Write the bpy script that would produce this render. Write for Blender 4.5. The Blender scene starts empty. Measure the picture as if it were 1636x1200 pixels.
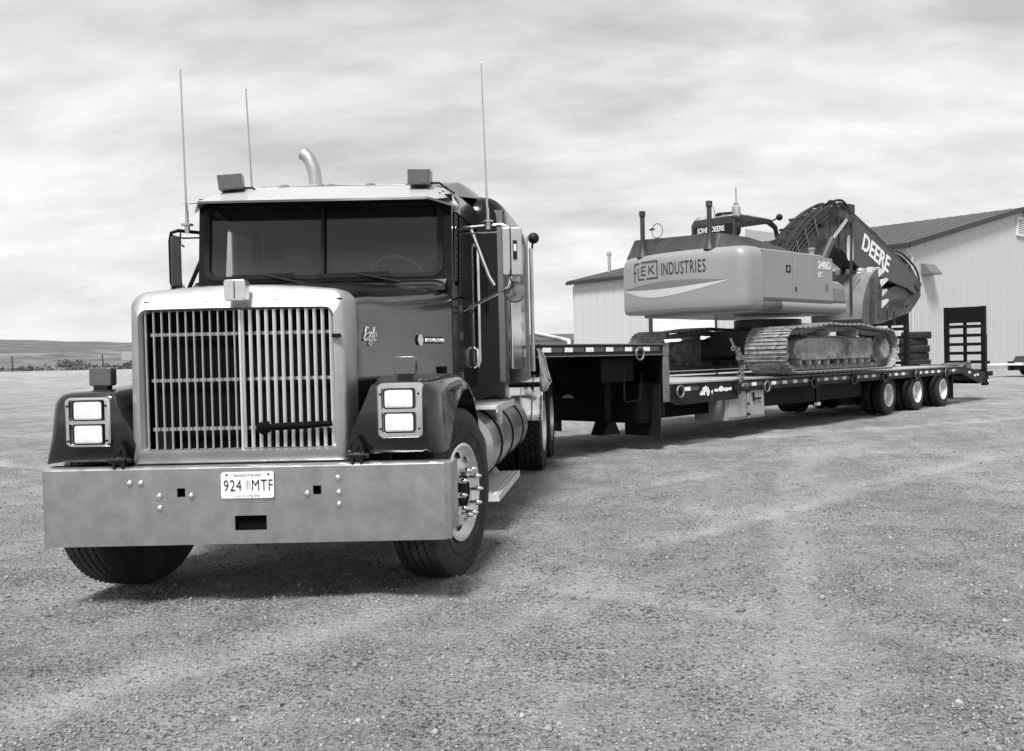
import bpy, math, random
import numpy as np
from mathutils import Matrix, Vector
random.seed(7); rng = np.random.default_rng(7)
R = math.radians
S = bpy.context.scene
col = S.collection
# ---------------------------------------------------------------- camera, sky, sun, exposure
cam = bpy.data.objects.new('camera', bpy.data.cameras.new('camera')); col.objects.link(cam)
cam.data.sensor_width = 36; cam.data.lens = 1480 / 1636 * 36
cam.data.shift_x = -(985 - 818) / 1636
cam.data.clip_start = .05; cam.data.clip_end = 6000
PITCH = math.atan((600 - 569.5) / 1480); ROLL = math.atan(.021)
cam.matrix_world = Matrix.Translation((0, 0, 1.33)) @ Matrix.Rotation(R(90) - PITCH, 4, 'X') @ Matrix.Rotation(-ROLL, 4, 'Z')
S.camera = cam
S.view_settings.view_transform = 'Standard'; S.view_settings.look = 'None'
S.view_settings.exposure = 0.50; S.view_settings.gamma = 1; S.view_settings.use_curve_mapping = False
SUN_EL, SUN_AZ = 57, 192          # compass degrees from +Y clockwise: behind and left of the camera
w = bpy.data.worlds.new('World'); S.world = w; w.use_nodes = True
nt = w.node_tree; N = nt.nodes; L = nt.links; N.clear()
sky = N.new('ShaderNodeTexSky'); sky.sky_type = 'NISHITA'; sky.sun_disc = False
sky.sun_elevation = R(SUN_EL); sky.sun_rotation = R(SUN_AZ)
bw = N.new('ShaderNodeRGBToBW'); L.new(sky.outputs[0], bw.inputs[0])
m1 = N.new('ShaderNodeMath'); m1.operation = 'MULTIPLY'; m1.inputs[1].default_value = .1; L.new(bw.outputs[0], m1.inputs[0])
tc = N.new('ShaderNodeTexCoord'); sp = N.new('ShaderNodeSeparateXYZ'); L.new(tc.outputs['Generated'], sp.inputs[0])
def M2(op, a, b):
    n = N.new('ShaderNodeMath'); n.operation = op
    for i, q in enumerate((a, b)):
        if isinstance(q, (int, float)): n.inputs[i].default_value = q
        else: L.new(q, n.inputs[i])
    return n.outputs[0]
zz = M2('ADD', M2('MAXIMUM', sp.outputs[2], 0), .30)
cx_ = M2('DIVIDE', sp.outputs[0], zz); cy_ = M2('DIVIDE', sp.outputs[1], zz)
cb = N.new('ShaderNodeCombineXYZ'); L.new(cx_, cb.inputs[0]); L.new(cy_, cb.inputs[1])
def cloud(scale, rot, stretch, detail, dist):
    mp = N.new('ShaderNodeMapping'); mp.inputs['Rotation'].default_value = (0, 0, R(rot)); mp.inputs['Scale'].default_value = (stretch, 1, 1)
    L.new(cb.outputs[0], mp.inputs[0])
    n = N.new('ShaderNodeTexNoise'); n.inputs['Scale'].default_value = scale; n.inputs['Detail'].default_value = detail
    n.inputs['Roughness'].default_value = .52; n.inputs['Distortion'].default_value = dist; L.new(mp.outputs[0], n.inputs[0]); return n.outputs[0]
c1 = cloud(1.5, 32, .6, 8, .35); c2 = cloud(5.0, 26, .6, 8, .3); c3 = cloud(13, 24, .5, 8, .4)
cs = M2('ADD', M2('ADD', M2('MULTIPLY', c1, .60), M2('MULTIPLY', c2, .28)), M2('MULTIPLY', c3, .12))
rmp = N.new('ShaderNodeValToRGB'); L.new(cs, rmp.inputs[0])
rmp.color_ramp.elements[0].position = .41; rmp.color_ramp.elements[0].color = (.41, .41, .41, 1)
rmp.color_ramp.elements[1].position = .59; rmp.color_ramp.elements[1].color = (.72, .72, .72, 1)
# paler haze along the horizon, all the way round
hz = M2('POWER', M2('SUBTRACT', 1, M2('MINIMUM', M2('MAXIMUM', sp.outputs[2], 0), 1)), 9)
mx = N.new('ShaderNodeMix'); mx.data_type = 'RGBA'; L.new(M2('MULTIPLY', hz, .62), mx.inputs[0]); L.new(rmp.outputs[0], mx.inputs[6]); mx.inputs[7].default_value = (.74, .74, .74, 1)
bg1 = N.new('ShaderNodeBackground'); L.new(m1.outputs[0], bg1.inputs[0]); bg1.inputs[1].default_value = 1
bg2 = N.new('ShaderNodeBackground'); L.new(mx.outputs[2], bg2.inputs[0]); bg2.inputs[1].default_value = 1
ms = N.new('ShaderNodeMixShader'); ms.inputs[0].default_value = .9
L.new(bg1.outputs[0], ms.inputs[1]); L.new(bg2.outputs[0], ms.inputs[2])
out = N.new('ShaderNodeOutputWorld'); L.new(ms.outputs[0], out.inputs[0])
sun = bpy.data.objects.new('sun', bpy.data.lights.new('sun', 'SUN')); col.objects.link(sun)
sun.data.energy = 4.5; sun.data.angle = R(14); sun.data.color = (1, 1, 1)
sd = Vector((math.sin(R(SUN_AZ)) * math.cos(R(SUN_EL)), math.cos(R(SUN_AZ)) * math.cos(R(SUN_EL)), math.sin(R(SUN_EL))))
sun.rotation_euler = sd.to_track_quat('Z', 'Y').to_euler()

# ---------------------------------------------------------------- materials (the photograph is black and white)
def mat(name, v, rough=.6, metal=0, var=.25, scale=8, bump=0, bscale=60, coat=0, dirt=0, dirtv=.3, emit=0, detail=5, stretch=(1, 1, 1), island=0, spec=.5):
    m = bpy.data.materials.new(name); m.use_nodes = True; t = m.node_tree; n = t.nodes; l = t.links
    p = n['Principled BSDF']; p.inputs['Roughness'].default_value = rough; p.inputs['Metallic'].default_value = metal
    p.inputs['Coat Weight'].default_value = coat; p.inputs['Coat Roughness'].default_value = .06; p.inputs['Specular IOR Level'].default_value = spec
    g = lambda q: (min(q, 1),) * 3 + (1,)
    c = n.new('ShaderNodeTexCoord'); mp = n.new('ShaderNodeMapping'); mp.inputs['Scale'].default_value = stretch; l.new(c.outputs['Object'], mp.inputs[0])
    no = n.new('ShaderNodeTexNoise'); no.inputs['Scale'].default_value = scale; no.inputs['Detail'].default_value = detail; no.inputs['Roughness'].default_value = .62
    l.new(mp.outputs[0], no.inputs[0])
    r = n.new('ShaderNodeValToRGB'); r.color_ramp.elements[0].position = .3; r.color_ramp.elements[1].position = .7
    r.color_ramp.elements[0].color = g(v * (1 - var)); r.color_ramp.elements[1].color = g(v * (1 + var)); l.new(no.outputs[0], r.inputs[0])
    cur = r.outputs[0]
    def mix(fac, a, b, mode='MIX'):
        q = n.new('ShaderNodeMix'); q.data_type = 'RGBA'; q.blend_type = mode
        if isinstance(fac, float): q.inputs[0].default_value = fac
        else: l.new(fac, q.inputs[0])
        for i, s_ in ((6, a), (7, b)):
            if isinstance(s_, tuple): q.inputs[i].default_value = s_
            else: l.new(s_, q.inputs[i])
        return q.outputs[2]
    if dirt:
        n2 = n.new('ShaderNodeTexNoise'); n2.inputs['Scale'].default_value = scale * .37; n2.inputs['Detail'].default_value = 9; n2.inputs['Roughness'].default_value = .72; l.new(mp.outputs[0], n2.inputs[0])
        r2 = n.new('ShaderNodeValToRGB'); r2.color_ramp.elements[0].position = .5; r2.color_ramp.elements[1].position = .66
        r2.color_ramp.elements[0].color = (0, 0, 0, 1); r2.color_ramp.elements[1].color = (dirt,) * 3 + (1,); l.new(n2.outputs[0], r2.inputs[0])
        cur = mix(r2.outputs[0], cur, g(dirtv))
        q = n.new('ShaderNodeMapRange'); q.inputs[3].default_value = rough; q.inputs[4].default_value = min(1, rough + .35); l.new(r2.outputs[0], q.inputs[0]); l.new(q.outputs[0], p.inputs['Roughness'])
    if island:
        ge = n.new('ShaderNodeNewGeometry'); q = n.new('ShaderNodeMapRange'); q.inputs[3].default_value = 1 - island; q.inputs[4].default_value = 1 + island
        l.new(ge.outputs['Random Per Island'], q.inputs[0]); cur = mix(1., cur, q.outputs[0], 'MULTIPLY')
    l.new(cur, p.inputs['Base Color'])
    if bump:
        nb = n.new('ShaderNodeTexNoise'); nb.inputs['Scale'].default_value = bscale; nb.inputs['Detail'].default_value = 6; l.new(mp.outputs[0], nb.inputs[0])
        b = n.new('ShaderNodeBump'); b.inputs['Strength'].default_value = bump; b.inputs['Distance'].default_value = .02; l.new(nb.outputs[0], b.inputs['Height']); l.new(b.outputs[0], p.inputs['Normal'])
    if emit: l.new(cur, p.inputs['Emission Color']); p.inputs['Emission Strength'].default_value = emit
    return m
K = {}
K['paint'] = mat('truck paint', .010, .14, 0, .2, 3, coat=.45, dirt=.2, dirtv=.06)
K['paint_dim'] = mat('dimmed truck paint', .004, .16, 0, .2, 3, coat=0, spec=.3)  # cab and sleeper copy of truck paint, weaker reflection put into the colour
K['chrome'] = mat('chrome', .78, .22, 1, .1, 9, dirt=.4, dirtv=.4)
K['chrome_clean'] = mat('polished chrome', .8, .1, 1, .05, 9)
K['alu'] = mat('brushed aluminium', .55, .36, 1, .12, 5, bump=.05, bscale=30, dirt=.35, dirtv=.34)
K['bumper'] = mat('tarnished bumper steel', .46, .28, .9, .2, 8, dirt=.85, dirtv=.26, detail=6, bump=.03, bscale=3)
K['surround'] = mat('oxidised aluminium', .38, .42, .8, .10, 5, dirt=.4, dirtv=.38, detail=8)
K['bar'] = mat('grille bar chrome', .66, .32, .6, .04, 5)
K['visor'] = mat('polished visor', .46, .3, .35, .03, 6, dirt=.15, dirtv=.6)
K['black'] = mat('black plastic', .008, .5, 0, .3, 10, spec=.25)
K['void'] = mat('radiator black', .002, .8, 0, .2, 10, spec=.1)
K['frame'] = mat('dirty black frame', .004, .6, 0, .5, 6, dirt=.25, dirtv=.03, spec=.15)
K['rubber'] = mat('tyre rubber', .017, .75, 0, .3, 14, dirt=.55, dirtv=.075, bump=.12, bscale=120)
K['rubber_dk'] = mat('trailer tyre rubber', .011, .8, 0, .3, 14, dirt=.4, dirtv=.045)
K['rim'] = mat('polished wheel disc', .78, .34, .6, .1, 9, dirt=.5, dirtv=.45)
K['rimw'] = mat('dusty white wheel', .62, .5, 0, .15, 9, dirt=.6, dirtv=.3)
K['lens'] = mat('lit headlight lens', .66, .12, 0, .2, 26, emit=.2)
K['amber'] = mat('dull amber lens', .07, .25, 0, .1, 20, coat=.5)
K['lampgrey'] = mat('grey lamp lens', .12, .3, 0, .1, 20)
K['white'] = mat('white paint', .62, .5, 0, .06, 6, dirt=.25, dirtv=.5)
K['plate'] = mat('licence plate white', .8, .4, 0, .04, 20)
K['print'] = mat('black print', .015, .5, 0, .1, 20)
K['printgrey'] = mat('grey print', .25, .5, 0, .1, 20)
K['printpale'] = mat('pale print', .7, .5, 0, .06, 20)
K['step'] = mat('step plate', .6, .5, .2, .1, 8, dirt=.3, dirtv=.3)
K['tank'] = mat('fuel tank aluminium', .5, .3, 1, .12, 5, dirt=.4, dirtv=.3)
K['tape'] = mat('white reflective tape', .75, .4, 0, .12, 30)
K['tapered'] = mat('red reflective tape', .06, .4, 0, .12, 30)
K['rail'] = mat('scuffed black rail', .006, .5, 0, .4, 12, dirt=.45, dirtv=.05, spec=.25)
K['edge'] = mat('worn steel edge', .16, .5, .3, .4, 14, dirt=.4, dirtv=.05)
K['deck'] = mat('worn deck timber', .33, .7, 0, .3, 5, stretch=(6, .6, 1), dirt=.4, dirtv=.14)
K['box'] = mat('dull grey toolbox paint', .28, .5, 0, .1, 4, dirt=.35, dirtv=.22)
K['yellow'] = mat('dusty machine paint', .21, .42, 0, .07, 1.6, dirt=.45, dirtv=.24, coat=.15, detail=8)
K['yellowlt'] = mat('pale stripe paint', .42, .45, 0, .05, 3)
K['yellowdk'] = mat('dark stripe paint', .13, .45, 0, .05, 3)
K['machdark'] = mat('dark machine paint', .022, .5, 0, .2, 4, dirt=.4, dirtv=.09)
K['boom'] = mat('boom paint', .045, .45, 0, .2, 2.5, dirt=.5, dirtv=.085, coat=.1)
K['shell'] = mat('worn top-lit bucket shell', .15, .8, 0, .35, 3, dirt=.8, dirtv=.05)  # paler than the side plates: wear, plus light from above put into the colour
K['bucket'] = mat('worn bucket steel', .09, .55, .2, .35, 3, dirt=.7, dirtv=.06, bump=.1, bscale=20)
K['mud'] = mat('mud caked track steel', .24, .7, .2, .5, 9, dirt=.95, dirtv=.04, bump=.3, bscale=30)
K['mudlt'] = mat('dried pale mud', .26, .85, 0, .4, 6, dirt=.95, dirtv=.06, bump=.4, bscale=24)
K['hose'] = mat('hydraulic hose', .018, .5, 0, .3, 20)
K['siding'] = mat('pale metal siding', .43, .5, 0, .04, .35, stretch=(1, 1, .25), dirt=.2, dirtv=.3, detail=7)
K['roof'] = mat('dark metal roof', .05, .5, 0, .18, .6, dirt=.3, dirtv=.14)
K['trim'] = mat('dark trim', .02, .5, 0, .2, 3)
K['concrete'] = mat('concrete base', .34, .8, 0, .2, 2, bump=.1)
K['door'] = mat('white overhead door', .74, .45, 0, .04, 1)
K['cloth'] = mat('weathered pale cloth', .5, .9, 0, .25, 9, bump=.3, bscale=30)
K['seat'] = mat('dark seat fabric', .03, .9, 0, .3, 20)
K['chain'] = mat('rusty chain', .14, .6, .5, .4, 30)
K['grass'] = mat('dry grass', .1, .95, 0, .35, .05, dirt=.8, dirtv=.16, detail=9)
K['hill'] = mat('hillside', .075, .95, 0, .6, .07, dirt=.9, dirtv=.19, detail=12, bump=1, bscale=.05)
K['leaf'] = mat('scrub leaves', .085, .9, 0, .5, 3, island=.5)
K['post'] = mat('weathered post', .03, .9)
def glass(name, tr, tint, rough=.02):
    m = bpy.data.materials.new(name); m.use_nodes = True; t = m.node_tree; n = t.nodes; l = t.links; n.clear()
    o = n.new('ShaderNodeOutputMaterial'); a = n.new('ShaderNodeBsdfTransparent'); a.inputs[0].default_value = (tr,) * 3 + (1,)
    b = n.new('ShaderNodeBsdfGlossy'); b.inputs['Roughness'].default_value = rough; b.inputs[0].default_value = (1, 1, 1, 1)
    d = n.new('ShaderNodeBsdfDiffuse'); d.inputs[0].default_value = (tint,) * 3 + (1,)
    ad = n.new('ShaderNodeAddShader'); l.new(a.outputs[0], ad.inputs[0]); l.new(d.outputs[0], ad.inputs[1])
    f = n.new('ShaderNodeLayerWeight'); f.inputs[0].default_value = .5; pw = n.new('ShaderNodeMath'); pw.operation = 'POWER'; pw.inputs[1].default_value = 5; l.new(f.outputs['Facing'], pw.inputs[0])
    ma = n.new('ShaderNodeMath'); ma.operation = 'MULTIPLY_ADD'; ma.inputs[1].default_value = .9; ma.inputs[2].default_value = .045; l.new(pw.outputs[0], ma.inputs[0])
    q = n.new('ShaderNodeMixShader'); l.new(ma.outputs[0], q.inputs[0]); l.new(ad.outputs[0], q.inputs[1]); l.new(b.outputs[0], q.inputs[2]); l.new(q.outputs[0], o.inputs[0]); return m
K['glass'] = glass('tinted windscreen', .78, .016); K['glass2'] = glass('window glass', .9, .004)
K['mirror'] = mat('mirror glass', .7, .03, 1, .02, 5)

# gravel: base colour patches, pebble and grit relief
def gravel_mat():
    m = bpy.data.materials.new('gravel yard'); m.use_nodes = True; t = m.node_tree; n = t.nodes; l = t.links; p = n['Principled BSDF']
    p.inputs['Roughness'].default_value = .92; p.inputs['Specular IOR Level'].default_value = .2
    c = n.new('ShaderNodeTexCoord')
    def noise(s, d=6, r=.6, st=None, rot=0):
        q = n.new('ShaderNodeTexNoise'); q.inputs['Scale'].default_value = s; q.inputs['Detail'].default_value = d; q.inputs['Roughness'].default_value = r
        if st:
            mp = n.new('ShaderNodeMapping'); mp.inputs['Scale'].default_value = st; mp.inputs['Rotation'].default_value = (0, 0, R(rot)); l.new(c.outputs['Object'], mp.inputs[0]); l.new(mp.outputs[0], q.inputs[0])
        else: l.new(c.outputs['Object'], q.inputs[0])
        return q.outputs[0]
    def mth(op, a, b):
        q = n.new('ShaderNodeMath'); q.operation = op
        for i, v in enumerate((a, b)):
            if isinstance(v, (int, float)): q.inputs[i].default_value = v
            else: l.new(v, q.inputs[i])
        return q.outputs[0]
    big = noise(.35, 5, .6); tr = noise(.9, 5, .6, (1.6, .22, 1), 35); mid = noise(5, 6, .7); fine = noise(38, 5, .75); grit = noise(150, 3, .7)
    at = n.new('ShaderNodeAttribute'); at.attribute_name = 'rut'
    v = mth('ADD', mth('MULTIPLY', big, .7), mth('MULTIPLY', tr, .55)); v = mth('ADD', v, mth('MULTIPLY', mid, .8)); v = mth('ADD', v, mth('MULTIPLY', fine, 1.1)); v = mth('ADD', v, mth('MULTIPLY', grit, .8))
    v = mth('ADD', mth('MULTIPLY', v, 1 / 3.95), mth('MULTIPLY', at.outputs['Fac'], .06))
    r = n.new('ShaderNodeValToRGB'); l.new(v, r.inputs[0])
    e = r.color_ramp.elements; e[0].position = .42; e[0].color = (.21,) * 3 + (1,); e[1].position = .58; e[1].color = (.55,) * 3 + (1,)
    # shade in the crevices between stones painted as dark specks, fewer where wheels packed
    shade_speck = noise(58, 4, .7, (1, .8, 1)); clump = noise(1.6, 4, .6)
    th = mth('SUBTRACT', mth('ADD', shade_speck, mth('MULTIPLY', clump, .32)), mth('MULTIPLY', at.outputs['Fac'], .10))
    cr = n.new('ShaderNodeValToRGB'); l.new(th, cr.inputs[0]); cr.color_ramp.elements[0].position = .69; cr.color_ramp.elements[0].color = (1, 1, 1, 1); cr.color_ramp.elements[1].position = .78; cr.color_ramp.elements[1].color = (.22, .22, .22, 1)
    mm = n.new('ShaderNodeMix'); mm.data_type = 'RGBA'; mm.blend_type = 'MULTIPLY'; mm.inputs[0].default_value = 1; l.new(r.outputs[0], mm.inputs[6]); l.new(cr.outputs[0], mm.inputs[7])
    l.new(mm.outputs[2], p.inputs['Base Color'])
    vo = n.new('ShaderNodeTexVoronoi'); vo.inputs['Scale'].default_value = 38; l.new(c.outputs['Object'], vo.inputs[0])
    hgt = mth('ADD', mth('MULTIPLY', vo.outputs['Distance'], -.6), mth('ADD', mth('MULTIPLY', fine, 1.2), mth('ADD', mth('MULTIPLY', mid, 1.6), mth('MULTIPLY', grit, .4))))
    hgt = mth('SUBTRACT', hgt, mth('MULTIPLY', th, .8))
    b = n.new('ShaderNodeBump'); b.inputs['Strength'].default_value = 1; b.inputs['Distance'].default_value = .045; l.new(hgt, b.inputs['Height']); l.new(b.outputs[0], p.inputs['Normal'])
    return m
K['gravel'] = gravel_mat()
K['stone'] = mat('pebbles', .20, .95, 0, .25, 2, island=.5, spec=.2)

# ---------------------------------------------------------------- mesh helpers
class MB:
    def __init__(s, M=None): s.v = []; s.f = []; s.M = M or Matrix()
    def add(s, vs, fs):
        k = len(s.v); s.v += [tuple(s.M @ Vector(p)) for p in vs]; s.f += [tuple(i + k for i in q) for q in fs]; return s
    def box(s, c, d, rot=None):
        x, y, z = (q / 2 for q in d); c = Vector(c)
        vs = [Vector((a * x, b * y, e * z)) for a in (-1, 1) for b in (-1, 1) for e in (-1, 1)]
        if rot is not None: vs = [rot @ q for q in vs]
        return s.add([q + c for q in vs], [(0, 1, 3, 2), (4, 6, 7, 5), (0, 4, 5, 1), (2, 3, 7, 6), (0, 2, 6, 4), (1, 5, 7, 3)])
    def b2(s, x0, x1, y0, y1, z0, z1): return s.box(((x0 + x1) / 2, (y0 + y1) / 2, (z0 + z1) / 2), (abs(x1 - x0), abs(y1 - y0), abs(z1 - z0)))
    def bar(s, p, q, w_, h_, up=(0, 0, 1)):
        p, q = Vector(p), Vector(q); d = q - p; ln = d.length; d.normalize(); u = Vector(up)
        if abs(d.dot(u)) > .99: u = Vector((0, 1, 0))
        a = d.cross(u).normalized(); b = a.cross(d)
        rot = Matrix((a, d, b)).transposed(); return s.box((p + q) / 2, (w_, ln, h_), rot)
    def tube(s, pts, r, n=10, cap=True):
        pts = [Vector(p) for p in pts]; rs = r if isinstance(r, (list, tuple)) else [r] * len(pts)
        T = []
        for i in range(len(pts)):
            a = pts[max(i - 1, 0)]; b = pts[min(i + 1, len(pts) - 1)]; T.append((b - a).normalized())
        u = T[0].orthogonal().normalized(); vs = []; fs = []
        for i, p in enumerate(pts):
            u = (u - T[i] * u.dot(T[i])).normalized(); b = T[i].cross(u)
            for k in range(n):
                a = 2 * math.pi * k / n; vs.append(p + (u * math.cos(a) + b * math.sin(a)) * rs[i])
        for i in range(len(pts) - 1):
            for k in range(n): fs.append((i * n + k, i * n + (k + 1) % n, (i + 1) * n + (k + 1) % n, (i + 1) * n + k))
        if cap: fs.append(tuple(range(n))[::-1]); fs.append(tuple((len(pts) - 1) * n + k for k in range(n)))
        return s.add(vs, fs)
    def hose(s, pts, r, n=8, sub=5):
        P = [Vector(p) for p in pts]; P = [P[0] * 2 - P[1]] + P + [P[-1] * 2 - P[-2]]; o = []
        for i in range(1, len(P) - 2):
            a, b, c, d = P[i - 1:i + 3]
            for k in range(sub): t = k / sub; o.append(.5 * ((2 * b) + (c - a) * t + (2 * a - 5 * b + 4 * c - d) * t * t + (3 * b - a - 3 * c + d) * t ** 3))
        return s.tube(o + [P[-2]], r, n)
    def lathe(s, prof, n=32, axis='X', o=(0, 0, 0), closed=False):   # prof: (radius, along)
        vs = []; fs = []; o = Vector(o); m = len(prof)
        for k in range(n):
            a = 2 * math.pi * k / n; c, q = math.cos(a), math.sin(a)
            for r, h in prof:
                p = {'X': (h, r * c, r * q), 'Y': (r * c, h, r * q), 'Z': (r * c, r * q, h)}[axis]; vs.append(o + Vector(p))
        for k in range(n):
            k2 = (k + 1) % n
            for j in range(m if closed else m - 1): j2 = (j + 1) % m; fs.append((k * m + j, k2 * m + j, k2 * m + j2, k * m + j2))
        return s.add(vs, fs)
    def cyl(s, c, r, h, axis='Z', n=20): return s.lathe([(0, -h / 2), (r, -h / 2), (r, h / 2), (0, h / 2)], n, axis, c)
    def ball(s, c, r, n=14, sc=(1, 1, 1)):
        pr = [(r * math.sin(math.pi * i / 8), -r * math.cos(math.pi * i / 8)) for i in range(9)]
        m0 = s.M; s.M = s.M @ Matrix.Translation(c) @ Matrix.Diagonal((*sc, 1)); s.lathe(pr, n, 'Z'); s.M = m0; return s
    def prism(s, poly, a, b, plane='yz'):   # polygon in plane, extruded a..b on the third axis
        def P(u, v, t): return {'yz': (t, u, v), 'xz': (u, t, v), 'xy': (u, v, t)}[plane]
        n = len(poly); vs = [P(u, v, a) for u, v in poly] + [P(u, v, b) for u, v in poly]
        fs = [tuple(range(n)), tuple(range(2 * n - 1, n - 1, -1))] + [(i, (i + 1) % n, n + (i + 1) % n, n + i) for i in range(n)]
        return s.add(vs, fs)
    def loft(s, rings, closed=True, caps=True):
        n = len(rings[0]); vs = [p for r in rings for p in r]; fs = []
        for i in range(len(rings) - 1):
            for k in range(n if closed else n - 1): fs.append((i * n + k, i * n + (k + 1) % n, (i + 1) * n + (k + 1) % n, (i + 1) * n + k))
        if caps: fs.append(tuple(range(n))[::-1]); fs.append(tuple((len(rings) - 1) * n + k for k in range(n)))
        return s.add(vs, fs)
    def frame(s, outer, inner, fn, a, b):   # ring between two loops, thickness a..b; fn maps (u, v, t) to a point
        n = len(outer); vs = [fn(*p, a) for p in outer] + [fn(*p, a) for p in inner] + [fn(*p, b) for p in outer] + [fn(*p, b) for p in inner]; fs = []
        for i in range(n):
            j = (i + 1) % n; fs += [(i, j, n + j, n + i), (2 * n + j, 2 * n + i, 3 * n + i, 3 * n + j), (i, 2 * n + i, 2 * n + j, j), (n + i, n + j, 3 * n + j, 3 * n + i)]
        return s.add(vs, fs)
    def mesh(s, name, m, ang=35):
        me = bpy.data.meshes.new(name); me.from_pydata(s.v, [], s.f); me.validate(); me.update()
        import bmesh
        bm = bmesh.new(); bm.from_mesh(me); bmesh.ops.recalc_face_normals(bm, faces=bm.faces); bm.to_mesh(me); bm.free()
        me.materials.append(m); me.shade_smooth(); me.set_sharp_from_angle(angle=R(ang)); return me
    def build(s, name, m, parent=None, bevel=0, seg=2, label=None, ang=35, kind=None):
        o = bpy.data.objects.new(name, s.mesh(name, K[m] if isinstance(m, str) else m, ang)); col.objects.link(o)
        if parent: o.parent = parent
        if bevel: bevel_(o, bevel, seg)
        if label: o['label'] = label
        if kind: o['kind'] = kind
        return o
def bevel_(o, wd, seg=2):
    b = o.modifiers.new('bevel', 'BEVEL'); b.width = wd; b.segments = seg; b.limit_method = 'ANGLE'; b.angle_limit = R(32); b.harden_normals = True
def thing(name, label, cat, loc=(0, 0, 0), rz=0, group=None):
    o = bpy.data.objects.new(name, None); col.objects.link(o); o.location = loc; o.rotation_euler = (0, 0, rz); o.empty_display_size = .2
    o['label'] = label; o['category'] = cat
    if group: o['group'] = group
    return o
def tag(o, label, cat, group=None):
    o['label'] = label; o['category'] = cat
    if group: o['group'] = group
    return o
def structure(o): o['kind'] = 'structure'; return o
def dup(o, parent=None):
    c = o.copy(); col.objects.link(c); c.parent = parent
    for ch in list(o.children): dup(ch, c)
    return c
def inst(src, parent, M):
    c = src.copy(); col.objects.link(c); c.parent = parent; c.matrix_local = M; return c
def rr(cx, cz, hw, hh, r, n=5):   # rounded rectangle loop
    p = []
    for (sx, sz, a0) in ((1, 1, 0), (-1, 1, 90), (-1, -1, 180), (1, -1, 270)):
        for i in range(n + 1):
            a = R(a0 + 90 * i / n); p.append((cx + sx * (hw - r) + r * math.cos(a), cz + sz * (hh - r) + r * math.sin(a)))
    return p
def text(mb, s_, size, fn, extr=.002, shear=0, xs=1, align='CENTER', space=1, bold=0):
    """lettering: fn maps (u, v, depth) to a point"""
    c = bpy.data.curves.new('t', 'FONT'); c.body = s_; c.size = size; c.extrude = extr; c.align_x = align; c.shear = shear; c.space_character = space; c.resolution_u = 3; c.offset = bold
    o = bpy.data.objects.new('t', c); col.objects.link(o); me = bpy.data.meshes.new_from_object(o)
    vs = [fn(v.co.x * xs, v.co.y, v.co.z) for v in me.vertices]; fs = [tuple(p.vertices) for p in me.polygons]
    mb.add(vs, fs); bpy.data.objects.remove(o); bpy.data.meshes.remove(me); bpy.data.curves.remove(c); return mb

# ---------------------------------------------------------------- value noise
_G = rng.random((256, 256))
def vn(x, y):
    xi = np.floor(x).astype(int); yi = np.floor(y).astype(int); fx = x - xi; fy = y - yi; fx = fx * fx * (3 - 2 * fx); fy = fy * fy * (3 - 2 * fy)
    g = lambda a, b: _G[a % 256, b % 256]
    return (g(xi, yi) * (1 - fx) + g(xi + 1, yi) * fx) * (1 - fy) + (g(xi, yi + 1) * (1 - fx) + g(xi + 1, yi + 1) * fx) * fy - .5
def fbm(x, y, o=4):
    r = 0
    for i in range(o): r = r + vn(x * 2 ** i + 17 * i, y * 2 ** i + 31 * i) / 2 ** i
    return r
def fast_mesh(name, V, F, m, smooth=True):
    me = bpy.data.meshes.new(name); V = np.asarray(V, dtype=np.float32); F = np.asarray(F, dtype=np.int32); k = F.shape[1]
    me.vertices.add(len(V)); me.vertices.foreach_set('co', V.ravel()); me.loops.add(F.size); me.loops.foreach_set('vertex_index', F.ravel())
    me.polygons.add(len(F)); me.polygons.foreach_set('loop_start', np.arange(0, F.size, k, dtype=np.int32)); me.update(calc_edges=True); me.validate()
    me.materials.append(m)
    if smooth: me.shade_smooth()
    o = bpy.data.objects.new(name, me); col.objects.link(o); return o
def gridmesh(name, xs, ys, hf, m):
    X, Y = np.meshgrid(xs, ys); Z = hf(X, Y); V = np.stack([X.ravel(), Y.ravel(), Z.ravel()], 1); nx = len(xs)
    i = (np.arange(len(ys) - 1)[:, None] * nx + np.arange(nx - 1)[None]).ravel(); F = np.stack([i, i + 1, i + nx + 1, i + nx], 1)
    return fast_mesh(name, V, F, m)
def spread(lo, hi, step, far_lo, far_hi, g=1.07):
    a = list(np.arange(lo, hi, step)); s_ = step; v = hi
    while v < far_hi: a.append(v); s_ *= g; v += s_
    a.append(far_hi); s_ = step; v = lo - step; b = []
    while v > far_lo: b.append(v); s_ *= g; v -= s_
    b.append(far_lo); return np.array(b[::-1] + a)
RUTS = ((-1.1, 7.97, 41, .0, .02), (.35, 6.75, 41, .004, .018), (.9, 4.5, 7, .012, .014), (-5.2, 9, -52, .006, .03), (-7, 12, -60, .004, .035), (-6, 16, -66, .004, .03), (3.6, 6, 30, .012, .02), (5.4, 8, 34, .01, .02), (4.6, 16, 62, .0, .02), (6, 21, 66, .0, .02))
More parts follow.
